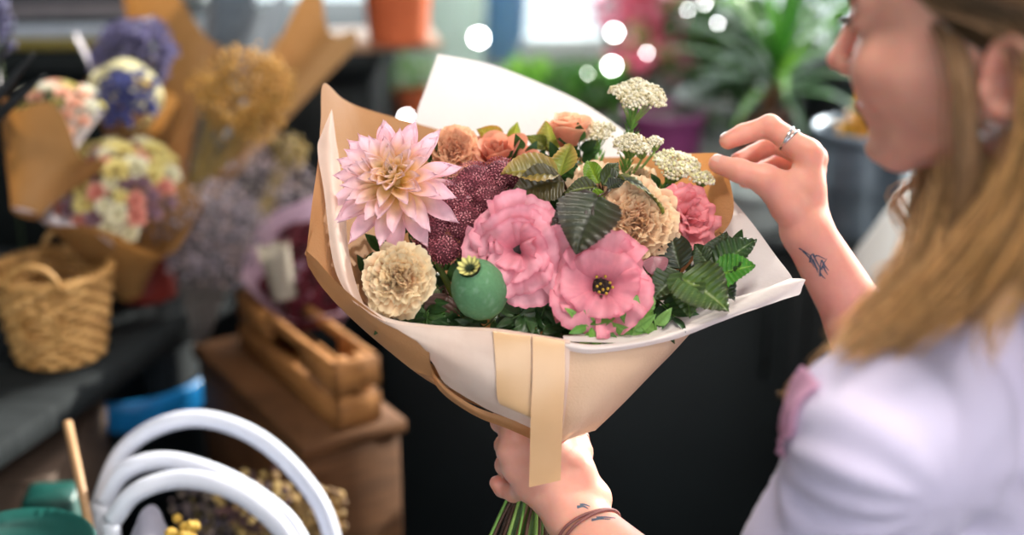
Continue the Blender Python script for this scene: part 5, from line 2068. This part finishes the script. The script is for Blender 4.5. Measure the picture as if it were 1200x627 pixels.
# --- statice posies
stat = proto_flower('statice_flower', 'violet blue statice floret cluster in the cream paper collar', 'flower', .013, ('23264e', '555a98'), n=16, kind='fan', open_=60)
c2 = P(146, 112, 1.93)
cone_wrap('kraft_cone', 'small kraft cone around the blue statice posy', P(166, 225, 2.04), P(158, 118, 1.99), .066, BGK, seed=2, tilt=.2, spike=.05)
cone_wrap('cream_paper_collar', 'cream paper collar encircling the blue statice', P(160, 150, 2.04), c2 + UP * .002, .050, BGC, seed=3, tilt=.1, wav=.004)
fill([stat], c2 - UP * .004 + FW * .004, .037, D(.0, .35, .95), 30, ['violet blue statice in the cream collar'])
stat2 = proto_flower('lavender_flower', 'dusky purple floret cluster behind the cream collar', 'flower', .015, ('3a3450', '706a90'), n=14, kind='fan', open_=60)
fill([stat2], P(160, 66, 2.02), .046, D(.1, .4, .9), 26, ['dusky purple florets behind the cream collar'], s=(1.2, 1.7))
cone_wrap('paper_cone', 'pointed white paper rising behind the purple florets', P(150, 150, 2.03), P(136, 52, 2.05), .056, BGW, seed=2.5, arc=(2.6, 5.6), spike=.16)
yl = proto_flower('yellow_statice', 'small yellow statice tuft inside the cream collar', 'flower', .014, ('c09030', 'e8c860'), n=12, kind='fan', open_=60)
put(yl, TRS(P(166, 104, 1.93), D(.2, .5, .9)))
# --- big kraft cone with dried yellow flowers
cone_wrap('kraft_cone', 'large kraft cone fanning out behind the dried yellow flowers', P(212, 260, 2.12), P(226, 48, 2.26), .120, BGK, seed=2.4, arc=(2.9, 6.9), spike=.05, base_r=.03, tilt=.55)
cone_wrap('kraft_cone', 'second kraft cone opening up and to the right beside the black cabinet', P(235, 235, 2.08), P(340, 10, 2.22), .115, BGK, seed=.9, arc=(.3, 3.7), spike=.10, base_r=.02)
cone_wrap('grey_paper_cone', 'blue-grey paper cone standing inside the large kraft cones', P(232, 215, 2.10), P(288, 5, 2.24), .062, mat('blue_grey_paper', lin('4e5660'), .6, c2=lin('434a54'), scale=20, stretch=(6, 6, 1), trans=.2), seed=1.9, spike=.05)
cone_wrap('silver_paper_cone', 'light blue-grey paper behind the large kraft cone', P(228, 200, 2.34), P(232, -6, 2.42), .10, mat('pale_blue_paper', lin('aab4be'), .5, trans=.3), seed=1.0, arc=(1.2, 5.0), spike=.12)


def dried_ball(label, c, R, foot, cols, n, bead, name='dried_flower_bunch', stc='8a7440', nst=36):
    root = thing(name, label, 'dried flowers', foot)
    mb, st = MB(), MB()
    lc = [lin(x) for x in cols]
    cn = np.array(tuple(c))
    pts = []
    for i in range(n):
        v = rng.normal(0, 1, 3)
        v /= np.linalg.norm(v)
        rr = R * rng.uniform(.25, 1) ** .45 * (1 + .18 * vnoise(v, 3))
        p = cn + v * rr * np.array([1.08, .9, 1.0])
        pts.append(p)
        ico(bead * rng.uniform(.7, 1.3), p, mb, lc[int(rng.integers(len(lc)))])
    mb.build('flower_heads', BEAD, root)
    for i in range(nst):
        e = pts[i * (n // nst)]
        f_ = np.array(tuple(foot)) + rng.normal(0, .006, 3)
        st.tube(catmull([f_, f_ * .5 + e * .5 + (cn - np.array(tuple(foot))) * .05, e], 8), .0008, 4, lin(stc))
    st.build('stalks', STEM, root)
    return root


dried_ball('ball of dried golden yellow flowers in front of the kraft cones', P(288, 108, 2.02), .066, P(222, 235, 2.03), ('b8863a', 'd0a050', '9a7030', 'c89440'), 900, .0034)
dried_ball('small tuft of dried yellow flowers low beside the black cabinet', P(338, 178, 2.1), .026, P(300, 260, 2.05), ('8a7438', 'a88c4a', '6a5a30'), 120, .0034, nst=14)
# --- misty limonium
for (px, py, d_, R_, lb) in ((290, 235, 2.14, .105, 'misty lilac-grey limonium bunch between the table bouquets and the large bouquet'), (245, 275, 2.0, .075, 'misty grey limonium bunch low on the table beside the red bucket')):
    dried_ball(lb, P(px, py, d_), R_, P(px - 10, py + 120, d_), ('9a8c96', '847a86', 'b5a3aa', '6f6872', 'b89a94'), 1500, .0026, name='limonium_bunch', stc='5c5450', nst=90)
# --- pink paper bouquet standing in the small crate
cb0, cm0 = P(388, 372, 2.12), P(366, 305, 1.96)
PKP = mat('pink_tissue', lin('c4a4b4'), .5, c2=lin('b896a8'), scale=10, trans=.35, bump=.3, bscale=40)
cone_wrap('pink_paper_cone', 'pale pink paper cone around dark red flowers, standing in the small crate', cb0, cm0, .096, PKP, seed=.3, tilt=.0, spike=.06, wav=.008)
dr = proto_flower('dark_red_flower', 'dark red bloom inside the pale pink paper cone', 'flower', .022, ('3a0c16', '6a1c2a'), n=20)
fill([dr], cm0 + (cb0 - cm0) * .18, .068, (cm0 - cb0).normalized(), 16, ['dark red blooms in the pink paper cone'], s=(.9, 1.2))
cone_wrap('cream_paper_roll', 'small cream paper roll at the left side of the pink paper cone', P(334, 350, 1.93), P(320, 288, 1.92), .022, mat('pale_paper', lin('958a7c'), .6, trans=.3), seed=.3, base_r=.016, wav=.004)

# black feathery spikes near the left edge
sp = thing('dark_grass_plume', 'black spiky plume leaning in at the left edge', 'dried grass', P(-40, 200, 1.72))
for i, (x1, y1) in enumerate(((12, 42), (52, 88), (40, 62))):
    b_ = MB()
    pts = catmull([Vector((P(-40, 200, 1.72).x, P(-40, 200, 1.72).y, TZ + .001)), P(-40, 200, 1.72), P(-30 + x1 * .4, 200 - (200 - y1) * .5, 1.70), P(x1, y1, 1.68)], 20)
    b_.tube(pts, np.interp(np.linspace(0, 1, 20), [0, .5, .8, 1], [.002, .006, .007, .0012]), 8, lin('14161a'))
    b_.build('plume', STEM, sp)
lv = MB()
for i in range(60):
    a = i * 2.4
    p = np.array(tuple(P(0, 18, 2.0))) + rng.normal(0, 1, 3) * [.007, .006, .022]
    ico(.006, p, lv, lin('4a4668') * rng.uniform(.7, 1.5))
lv.tube([Vector((P(-2, 60, 2.0).x, P(-2, 60, 2.0).y, TZ)), P(-2, 60, 2.0), P(0, 20, 2.0)], .002, 5, lin('4a5a3a'))
tag(lv.build('lavender_spike', BEAD), 'lavender spike at the top left corner', 'flower')

# sheets of card on a wall shelf at the top left
p_ = G(60, 60, TCZ) + Vector((0, .12, 0))
zz = TCZ + .0005
for i, (w_, h_, c_, lb) in enumerate(((.52, .020, '8a7a34', 'olive card stack at the bottom of the pile on the tall cabinet'), (.48, .024, 'b4bccb', 'pale blue-grey paper stack on top of the olive card'), (.50, .014, '3c4448', 'dark folder in the paper pile on the tall cabinet'),
                                     (.40, .020, '80787e', 'mauve grey paper pack near the top of the paper pile'), (.44, .03, '4a4a50', 'dark topmost pack of the paper pile'))):
    s_ = MB()
    s_.box((p_.x - .08 + .01 * i, p_.y, zz + h_ / 2), (w_, .22, h_ - .001), .03 * i, .002)
    tag(s_.build('paper_stack', mat('card_%d' % i, lin(c_), .6), smooth=False), lb, 'paper')
    zz += h_

# ---------------------------------------------------------------- crates
crm = mat('crate_wood', lin('a06c3b'), .65, c2=lin('7f532c'), scale=8, stretch=(3, 3, 18), bump=.3, bscale=120, spec=.25)


def crate(label, c, size, rot, slats=2, holes=True):
    """slatted wooden crate; c = centre of its bottom"""
    root = thing('wooden_crate', label, 'crate', c)
    w, l, h = size
    R_ = Matrix.Rotation(rot, 3, 'Z')
    t = .010

    def b(name, p, s):
        q = R_ @ Vector(p)
        mb = MB()
        mb.box((c.x + q.x, c.y + q.y, c.z + q.z), s, rot, .0015)
        return mb.build(name, crm, root, smooth=False)
    b('base_board', (0, 0, t / 2), (w - .02, l - .02, t))
    hs = (h - .008 * (slats - 1)) / slats
    for i in range(slats):
        z = hs / 2 + i * (hs + .008)
        for s in (-1, 1):
            b('side_slat', (s * (w / 2 - t / 2), 0, z), (t, l, hs))
            if holes and i == slats - 1 or False:
                # end board with a hand hole: boards around the opening
                q = w * .17
                b('end_slat', (-(w / 2 + q) / 2, s * (l / 2 - t / 2), z), (w / 2 - q, t, hs))
                b('end_slat', ((w / 2 + q) / 2, s * (l / 2 - t / 2), z), (w / 2 - q, t, hs))
                b('end_slat', (0, s * (l / 2 - t / 2), z + hs * .33), (2 * q, t, hs * .34))
            else:
                b('end_slat', (0, s * (l / 2 - t / 2), z), (w, t, hs))
    for sx in (-1, 1):
        for sy in (-1, 1):
            b('corner_post', (sx * (w / 2 - .02), sy * (l / 2 - .02), h / 2 + .002), (.018, .018, h - .006))
    return root


k0 = P(394, 505, 1.78)               # near bottom corner of the small crate
zt0 = k0.z
dl = P(280, 452, 2.06)
e1_ = Vector((dl.x - k0.x, dl.y - k0.y, 0)).normalized()      # along its left-facing long side
e2_ = Vector((-e1_.y, e1_.x, 0))
if e2_.y < 0:
    e2_ = -e2_
rot1 = math.atan2(e1_.y, e1_.x)
wd_, ln_ = .31, .065
cc1 = k0 + e1_ * (wd_ / 2) + e2_ * (ln_ / 2)
crate('small wooden crate with a hand hole holding the pink paper bouquet', Vector((cc1.x, cc1.y, zt0)), (wd_, ln_, .088), rot1)
cc2 = k0 + e1_ * .175 + e2_ * .02 + Vector((0, 0, 0))
lowb = thing('wooden_box', 'large closed brown wooden box carrying the small crate', 'box', (cc2.x, cc2.y, 0))
m_ = MB()
m_.box((cc2.x, cc2.y, (zt0 - .02) / 2), (.37, .13, zt0 - .022), rot1, .003)
m_.build('box_body', mat('box_wood', lin('5f3f27'), .7, c2=lin('4a301d'), scale=6, stretch=(2, 2, 12), bump=.3, spec=.15), lowb, smooth=False)
m_ = MB()
m_.box((cc2.x, cc2.y, zt0 - .0115), (.38, .145, .019), rot1, .002)
m_.build('lid', mat('box_wood', None), lowb, smooth=False)
cx_ = Vector((-.62, 2.12, 0)) 

# ---------------------------------------------------------------- things below the table edge
stool = thing('low_stool', 'low wooden stool below the table edge carrying the white hoops', 'stool', (-.36, 1.52, 0))
q_ = P(262, 795, 1.60)
for nm, p, s in [('seat', (q_.x, q_.y, q_.z - .03), (.30, .26, .025))] + [('leg', (q_.x + a * .12, q_.y + b * .10, (q_.z - .045) / 2), (.03, .03, q_.z - .045)) for a in (-1, 1) for b in (-1, 1)]:
    mb = MB()
    mb.box(p, s, 0, .003)
    mb.build(nm, mat('dark_wood', None), stool, smooth=False)
hoopm = mat('white_paint', lin('c8cad6'), .45, c2=lin('bec0ce'), scale=10, bump=.1)
for lb, path, r in (('largest white hoop, arching highest at the lower left', [(112, 605, 1.60), (140, 535, 1.61), (185, 500, 1.62), (240, 491, 1.63), (300, 512, 1.63), (350, 556, 1.62), (384, 612, 1.60), (392, 690, 1.58), (340, 760, 1.58), (250, 782, 1.60), (160, 760, 1.60), (115, 690, 1.60)], .0102),
                    ('middle white hoop just inside the largest one', [(120, 590, 1.57), (145, 553, 1.57), (190, 540, 1.58), (245, 552, 1.58), (300, 580, 1.58), (345, 622, 1.57), (365, 690, 1.56), (320, 755, 1.56), (240, 775, 1.57), (160, 750, 1.57), (122, 680, 1.57)], .0105),
                    ('lowest white hoop nearest the teal tub', [(130, 612, 1.53), (158, 578, 1.53), (205, 562, 1.54), (255, 568, 1.54), (300, 592, 1.54), (338, 634, 1.53), (355, 700, 1.53), (310, 760, 1.54), (235, 780, 1.55), (165, 755, 1.54), (132, 690, 1.53)], .0105)):
    pts = [P(*q) for q in path]
    ring = catmull(pts + [pts[0]], 90)
    mb = MB()
    mb.tube(ring, r, 14)
    tag(mb.build('white_hoop', hoopm), lb, 'hoop')
# tub: rim coloured as catching light, inside darkened for table shadow
tealm = mat('teal_plastic', lin('0b4a44'), .45, c2=lin('093d38'), scale=8)
blc = P(148, 412, 2.10)
tb2, tbc = thing('shaded_tub', 'tub half under the table, blue rim painted lit, inside painted shaded', 'tub', (blc.x, blc.y, 0)), blc
mb = MB()
hh = blc.z - .050
mb.lathe([(0, 0), (.085, 0), (.108, hh), (.112, hh), (.112, hh - .01), (.100, hh - .012), (.098, hh - .06), (0, hh - .06)], (blc.x, blc.y, 0), 40)
mb.build('tub_body', mat('dark_teal', lin('16242a'), .5), tb2)
mb = MB()
mb.lathe([(.1125, hh - .03), (.108, hh + .001), (.112, hh + .016), (.116, hh + .020), (.121, hh + .016), (.120, hh), (.1125, hh - .03)], (blc.x, blc.y, .002), 48)
mb.build('lit_rim', mat('blue_plastic', lin('1878b8'), .35, c2=lin('1469a4'), scale=6, trans=.15), tb2)['label'] = 'blue rim painted as catching light'
# teal tub at the lower left corner
tc_ = P(20, 665, 1.43)
tt = thing('teal_tub', 'round teal tub at the bottom left corner', 'tub', (tc_.x, tc_.y, 0))
mb = MB()
hz = P(20, 640, 1.43).z
mb.lathe([(0, 0), (.06, 0), (.074, hz - .01), (.080, hz), (.078, hz + .004), (.070, hz - .008), (0, hz - .012)], (tc_.x, tc_.y, 0), 40)
mb.build('tub_body', tealm, tt)
# cardboard box and teal crate under the table
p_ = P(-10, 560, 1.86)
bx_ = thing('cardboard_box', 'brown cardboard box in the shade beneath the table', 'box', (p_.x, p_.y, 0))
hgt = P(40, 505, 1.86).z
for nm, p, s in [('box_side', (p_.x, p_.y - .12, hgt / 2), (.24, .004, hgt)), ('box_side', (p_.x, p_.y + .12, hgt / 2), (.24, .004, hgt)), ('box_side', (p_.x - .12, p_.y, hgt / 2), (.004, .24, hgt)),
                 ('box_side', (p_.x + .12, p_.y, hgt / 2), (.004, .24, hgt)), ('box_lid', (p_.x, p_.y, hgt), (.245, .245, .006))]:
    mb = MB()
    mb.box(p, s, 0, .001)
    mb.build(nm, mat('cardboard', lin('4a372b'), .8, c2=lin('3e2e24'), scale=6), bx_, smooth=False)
p_ = P(60, 575, 1.66)
mb = MB()
mb.box((p_.x, p_.y, p_.z / 2), (.06, .05, p_.z), .1, .004)
tag(mb.build('teal_crate', tealm, smooth=False), 'teal plastic crate between the cardboard box and teal tub', 'crate')
mb = MB()
a, b = P(79, 495, 1.60), P(118, 680, 1.50)
dn = (b - a).normalized()
e_ = b + dn * ((b.z - .0) / -dn.z)
mb.tube([a, a * .5 + b * .5, b, e_], .0052, 8)
tag(mb.build('wooden_stick', mat('stick_wood', lin('b08860'), .6, c2=lin('9a7450'), scale=20)), 'thin wooden stick leaning up against the table edge', 'stick')
# small bits inside the hoops
mb = MB()
for i in range(26):
    ico(.006, np.array(tuple(P(212, 628, 1.5))) + rng.normal(0, .007, 3), mb, lin('c9a040'))
tag(mb.build('yellow_flower_tuft', BEAD), 'yellow flower tuft at the bottom edge between the hoops', 'flower')
cl = MB()
cl.grid(crinkle(patch([[(150, 640, 1.50), (165, 600, 1.51), (185, 596, 1.52), (205, 640, 1.50)], [(145, 700, 1.46), (165, 680, 1.46), (190, 680, 1.46), (215, 700, 1.46)]], 20, 12), .004, 60))
tag(cl.build('grey_cloth', mat('grey_fabric', lin('8a8796'), .8, trans=.1)), 'grey cloth bunched up between the hoops', 'cloth')
dried_ball('bunch of dusky dried flowers low among the crates', P(300, 590, 1.72), .045, P(300, 700, 1.72), ('5a3a3a', '8a6a40', 'a88a50', '4a3030'), 160, .005, nst=12)
dried_ball('golden dried flowers low beside the crate stack', P(372, 600, 1.72), .035, P(372, 700, 1.72), ('9a7a4a', 'b8925a', '7a5a38'), 120, .005, nst=12)
dried_ball('dusky purple dried flowers low against the crate', P(245, 600, 1.74), .040, P(245, 700, 1.74), ('3a3038', '5a4a4a', '6a5a50'), 120, .005, nst=12)

# ---------------------------------------------------------------- plants along the window
def blade(mb, base, dirv, L_, W_, droop, c, n=14, fold=.3):
    d0 = Vector(dirv).normalized()
    sd = d0.cross(Vector((0, 0, 1)))
    if sd.length < .05:
        sd = Vector((1, 0, 0))
    sd.normalize()
    up = sd.cross(d0)
    rows = []
    p = Vector(base)
    dd = d0.copy()
    for i in range(n):
        f = i / (n - 1)
        w = W_ * (math.sin(min(1, f * 3 + .25) * PI / 2)) * (1 - f ** 3) + .0004
        rows.append([tuple(p - sd * w), tuple(p - up * w * fold), tuple(p + sd * w)])
        p = p + dd * (L_ / (n - 1))
        dd = (dd + Vector((0, 0, -droop / n))).normalized()
    mb.grid(np.array(rows), c)


pp = thing('dracaena_plant', 'spiky green palm-like plant with arching blades on the counter', 'plant', G(880, 178, CZ))
pr_, prc = pot('terracotta_planter', 'dark clay planter holding the spiky palm-like plant', 880, 186, CZ, .10, .055, .068, mat('clay_brown', lin('6a4434'), .7))
mb = MB()
tb0 = Vector(prc) + Vector((0, 0, .07))
crown = P(880, 92, 2.95)
crown = Vector((crown.x, prc.y, P(880, 92, (prc - CAM).dot(FW)).z))
mb.tube(catmull([tb0, tb0 * .5 + crown * .5 + Vector((.004, 0, 0)), crown], 12), .013, 10, lin('8a5a3e'))
mb.build('trunk', STEM, pp)
for i in range(46):
    a = i * 2.39996
    el = .15 + 1.25 * (i / 46)
    dv = Vector((math.cos(a) * math.cos(el), math.sin(a) * math.cos(el), math.sin(el)))
    m_ = MB()
    blade(m_, crown + Vector((0, 0, -.02 + .05 * i / 46)), dv, rng.uniform(.20, .30), .0085, 1.0, lin(('2a5c1c', '457a28', '1f4a18', '6a9a38')[i % 4]))
    m_.build('blade', LEAF, pp)


def bushy(name, label, px, py, z, hgt, spread, n, Lf, Wf, cols, potm=None, ph=.09, pr=(.04, .05), flowers=None, yoff=0., potlabel=None):
    c = G(px, py, z) + Vector((0, yoff, 0))
    if potm is not None:
        pot('plant_pot', potlabel or (label + ' pot'), px, py, z, ph, pr[0], pr[1], potm, yoff=yoff)
    root = thing(name, label, 'plant', c + Vector((0, 0, ph * .8)))
    st = MB()
    lm = MB()
    ends = []
    for i in range(n):
        v = rng.normal(0, 1, 3)
        v[2] = abs(v[2]) * .9 + .25
        v /= np.linalg.norm(v)
        e = np.array(tuple(c)) + np.array([0, 0, ph * .8]) + v * np.array([spread, spread, hgt]) * rng.uniform(.45, 1)
        ends.append(e)
        b0 = np.array(tuple(c)) + np.array([0, 0, ph * .8])
        if i % 3 == 0:
            st.tube(catmull([b0, b0 * .5 + e * .5 + [0, 0, .01], e], 6), .0012, 5, lin('4f6a2a'))
        dv = Vector(v) + Vector(rng.normal(0, .5, 3))
        leaf(lm, e, dv, Vector((0, -.4, 1)) + Vector(rng.normal(0, .5, 3)), Lf * rng.uniform(.7, 1.2), Lf * Wf, cols[i % len(cols)], cols[(i + 1) % len(cols)], n=8, m=5, ser=0, pleat=0)
    st.build('stems', STEM, root)
    lm.build('foliage', LEAF, root)
    if flowers:
        R_, fc, nf = flowers
        for i in range(nf):
            f_ = MB()
            e = ends[(i * 7) % n] + np.array([0, -.01, .012])
            for k_ in range(9):
                g, s, t = petal(R_, R_ * .42, 1.2, .3, cup=.2, n=5, m=5, prof='oval')
                f_.grid(xf(rotz(g, k_ * .7), e, Vector((rng.normal(0, .4), -.8, .7))), mixc(lin(fc[0]), lin(fc[1]), s))
            f_.build('bloom', PET, root)
    return root


gcol = ['6fb03a', '8fd04a', '4f8f30', 'a8e060']
bushy('small_plant', 'little white-flecked green plant in a clay pot at the end of the black cabinet', 484, 134, CZ, .085, .055, 60, .022, .6, ['cfe0c8', '6fae4a', 'e4efe2', '8ac24a'], terra, .06, (.030, .036), yoff=0, potlabel='small terracotta pot under the white-flecked plant')
bushy('pink_flowering_plant', 'pink flowering plant on the counter below the window', 770, 158, CZ, .26, .085, 80, .06, .42, ['e8809a', 'f2a8ba', '5f8a44', 'd8607a'], greyp, .10, (.06, .07), (.030, ('d84a70', 'f4a0b4'), 12), yoff=.12, potlabel='grey pot under the pink flowering plant')
bushy('yellow_green_plant', 'yellow-green leafy plant above the pink one', 800, 140, CZ, .34, .10, 80, .06, .45, ['a8b838', 'c8d04a', '7a9a2c', '4f7a28'], greyp, .12, (.055, .065), yoff=.18, potlabel='pot of the yellow-green leafy plant')
bushy('dark_leafy_plant', 'dark leafy plant behind the pinching hand', 826, 160, CZ, .18, .10, 90, .05, .45, ['2c4a26', '3a5f2c', '24402a', '4a6a34'], greyp, .08, (.05, .06), yoff=.08, potlabel='pot of the dark leafy plant')
bushy('herb_plant', 'bright green herbs along the counter behind the white paper', 625, 150, CZ, .055, .13, 130, .035, .5, gcol, greyp, .05, (.09, .10), yoff=.10, potlabel='low planter of the bright green herbs')
bushy('herb_plant', 'second clump of bright green herbs nearer the tall umbel', 700, 165, CZ, .10, .10, 110, .035, .5, ['3a6f34', '5f9a44', '2c5a2c', '7ab04a'], greyp, .05, (.08, .09), yoff=.08, potlabel='low planter of the second herb clump')
bushy('green_plant', 'leafy green plant behind the spiky palm, next to the nose', 948, 150, CZ, .32, .14, 130, .07, .35, ['3a7a24', '2c5f1f', '55923a', '7fb24a'], greyp, .11, (.07, .08), yoff=.16, potlabel='pot of the leafy green plant by the face')
bushy('leafy_plant', 'dark green potted leaves between pink flowers and palm', 850, 190, CZ, .12, .06, 60, .04, .5, ['2f4a2a', '3f5f34', '22381f'], None, .06, yoff=0)
bushy('ochre_flower_plant', 'ochre yellow flowers in the zinc bucket', 1004, 272, CZ, .10, .035, 24, .03, .5, ['6a5a28', 'c08a2a', '3a3a24'], None, .16, (.04, .05), (.020, ('c8862a', 'e0a848'), 7))
bushy('rose_pink_plant', 'tall pale pink blossom by the window frame', 742, 104, CZ, .40, .09, 90, .05, .6, ['f6ccd8', 'f0a8bc', 'fae0e6', 'e08aa4'], greyp, .10, (.05, .06), (.03, ('e87a9c', 'f6c0d0'), 10), yoff=.30, potlabel='pot of the tall pale pink blossom')
# blue container and white vessels on the counter by the window
pot('blue_container', 'sky blue container by the window behind the white paper', 588, 82, CZ, .22, .055, .065, mat('sky_blue', lin('8db8d8'), .4, c2=lin('7eabce'), scale=5, trans=.5), cat='container', soil=False, yoff=.10)

# added emissive bulbs standing in for round glints by the window
glintm = mat('glint_emitter', (1, 1, 1), .3, c2=(1, 1, 1), emit=34.)
spots = [((720, 38), 2.85, .0092, 'added bulb for a bright round glint left of the pink plant'), ((717, 77), 2.80, .0098, 'added bulb for a bright round glint just above the tall umbel'), ((561, 44), 2.9, .0125, 'added bulb for a bright round glint above the white paper'),
         ((826, 4), 2.85, .0038, 'added bulb for a small glint at the top above the yellow-green plant'), ((815, 30), 2.85, .0030, 'added bulb for a small glint in front of the yellow-green leaves'), ((841, 27), 2.8, .0026, 'added bulb for a faint glint beside the palm blades'),
         ((476, 137), 2.85, .0055, 'added bulb for a small glint next to the small clay pot'),
         ((689, 86), 2.85, .0034, 'added bulb for a small glint low between the herbs and the tall umbel'), ((758, 62), 2.85, .0026, 'added bulb for a faint glint among the pink blooms'), ((806, 12), 2.85, .0026, 'added bulb for a faint glint at the top beside the yellow-green leaves')]
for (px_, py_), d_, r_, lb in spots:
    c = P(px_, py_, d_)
    rt = thing('glint_bulb', lb, 'light bulb', c)
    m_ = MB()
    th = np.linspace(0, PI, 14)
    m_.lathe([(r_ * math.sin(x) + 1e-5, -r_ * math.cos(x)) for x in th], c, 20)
    m_.build('glint_globe', glintm, rt)
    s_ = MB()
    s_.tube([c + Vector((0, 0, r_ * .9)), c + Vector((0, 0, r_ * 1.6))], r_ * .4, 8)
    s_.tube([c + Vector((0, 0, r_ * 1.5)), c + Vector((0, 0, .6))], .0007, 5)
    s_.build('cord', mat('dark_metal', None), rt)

# white board leaning against the counter between arm and hair
p0_ = [(1003, 296), (1066, 214), (1088, 240), (1080, 430), (1010, 420)]
A3 = [P(x, y, 2.02) for x, y in p0_]
bd = MB()
lowl, lowr = P(1022, 900, 1.93), P(1120, 900, 1.93)
lowl.z = lowr.z = .0
outl = [A3[1], A3[2], lowr, lowl, A3[0]]
nb_ = (outl[1] - outl[0]).cross(outl[3] - outl[0]).normalized()
if nb_.y > 0:
    nb_ = -nb_
fr1 = [tuple(p) for p in outl]
bk1 = [tuple(p - nb_ * .012) for p in outl]
bd.v.append(np.array(fr1 + bk1))
bd.c.append(np.ones((10, 3)))
bd.n = 10
bd.f.append(np.array([[0, 1, 2, 3]]))
bd.f.append(np.array([[5, 8, 7, 6]]))
bd.f.append(np.array([[0, 3, 4], [5, 9, 8]]))
bd.f.append(np.array([[i, i + 5, (i + 1) % 5 + 5, (i + 1) % 5] for i in range(5)]))
tag(bd.build('white_board', mat('white_card', lin('c9c6c2'), .7, c2=lin('c2bfbb'), scale=6), smooth=False), 'pale grey-white board standing behind the raised forearm', 'board')

# ================================================================ light
w = bpy.data.worlds.new('world')
sc.world = w
w.use_nodes = True
nt = w.node_tree
nt.nodes.clear()
out = nt.nodes.new('ShaderNodeOutputWorld')
bg = nt.nodes.new('ShaderNodeBackground')
tc = nt.nodes.new('ShaderNodeTexCoord')
sx_ = nt.nodes.new('ShaderNodeSeparateXYZ')
rp = nt.nodes.new('ShaderNodeValToRGB')
rp.color_ramp.elements[0].position = .0
rp.color_ramp.elements[0].color = (.80, .86, .90, 1)
rp.color_ramp.elements[1].position = .6
rp.color_ramp.elements[1].color = (.55, .72, .95, 1)
nt.links.new(tc.outputs['Generated'], sx_.inputs[0])
nt.links.new(sx_.outputs['Z'], rp.inputs['Fac'])
nt.links.new(rp.outputs['Color'], bg.inputs['Color'])
bg.inputs['Strength'].default_value = WORLD
nt.links.new(bg.outputs[0], out.inputs['Surface'])

sun = bpy.data.lights.new('sun', 'SUN')
sun.energy = SUN
sun.color = (1, .93, .84)
sun.angle = math.radians(1.2)
so = bpy.data.objects.new('sun', sun)
col.objects.link(so)
so.rotation_euler = Vector(SUN_DIR).to_track_quat('Z', 'Y').to_euler()


def area(name, loc, target, sx, sy, e, c=(1, 1, 1)):
    l = bpy.data.lights.new(name, 'AREA')
    l.shape = 'RECTANGLE'
    l.size, l.size_y = sx, sy
    l.energy = e
    l.color = c
    o = bpy.data.objects.new(name, l)
    col.objects.link(o)
    o.location = loc
    o.rotation_euler = (Vector(target) - Vector(loc)).to_track_quat('-Z', 'Y').to_euler()
    return o


area('front_fill', (.4, Y0 + .10, 1.75), (.4, 1.2, 1.3), 3.2, 1.9, E_FRONT, (.93, .96, 1))  # soft fill added behind the camera, set at the added window
area('daylight_back_window', (1.3, Y1 - .06, 2.0), (.6, 0, 1.3), 4.1, 1.8, E_BACK, (.95, .98, 1))

# added fill: warm ceiling panels that brighten the bouquet and room
for i, (x, y) in enumerate(((.15, .7), (.9, -.6))):
    lt = thing('fill_panel', ('added square fill panel above the bouquet', 'added square fill panel near the front wall')[i], 'lamp', (x, y, ZC - .05))
    m_ = MB()
    m_.box((x, y, ZC - .02), (.5, .5, .04), 0, .004)
    m_.build('housing', framem, lt, smooth=False)
    m_ = MB()
    m_.box((x, y, ZC - .045), (.46, .46, .01), 0, .002)
    m_.build('diffuser', mat('fill_diffuser', (1, .95, .88), .5, emit=2.), lt, smooth=False)
    area('fill_panel_light', (x, y, ZC - .06), (x, y, 0), .44, .44, E_CEIL, (1, .93, .84))

vs = sc.view_settings
vs.view_transform = 'Standard'
vs.look = 'None'
vs.gamma = 1
vs.use_curve_mapping = False
vs.exposure = EXPO
sc.cycles.use_denoising = True
sc.cycles.max_bounces = 7
sc.cycles.transparent_max_bounces = 12
sc.cycles.sample_clamp_indirect = 6
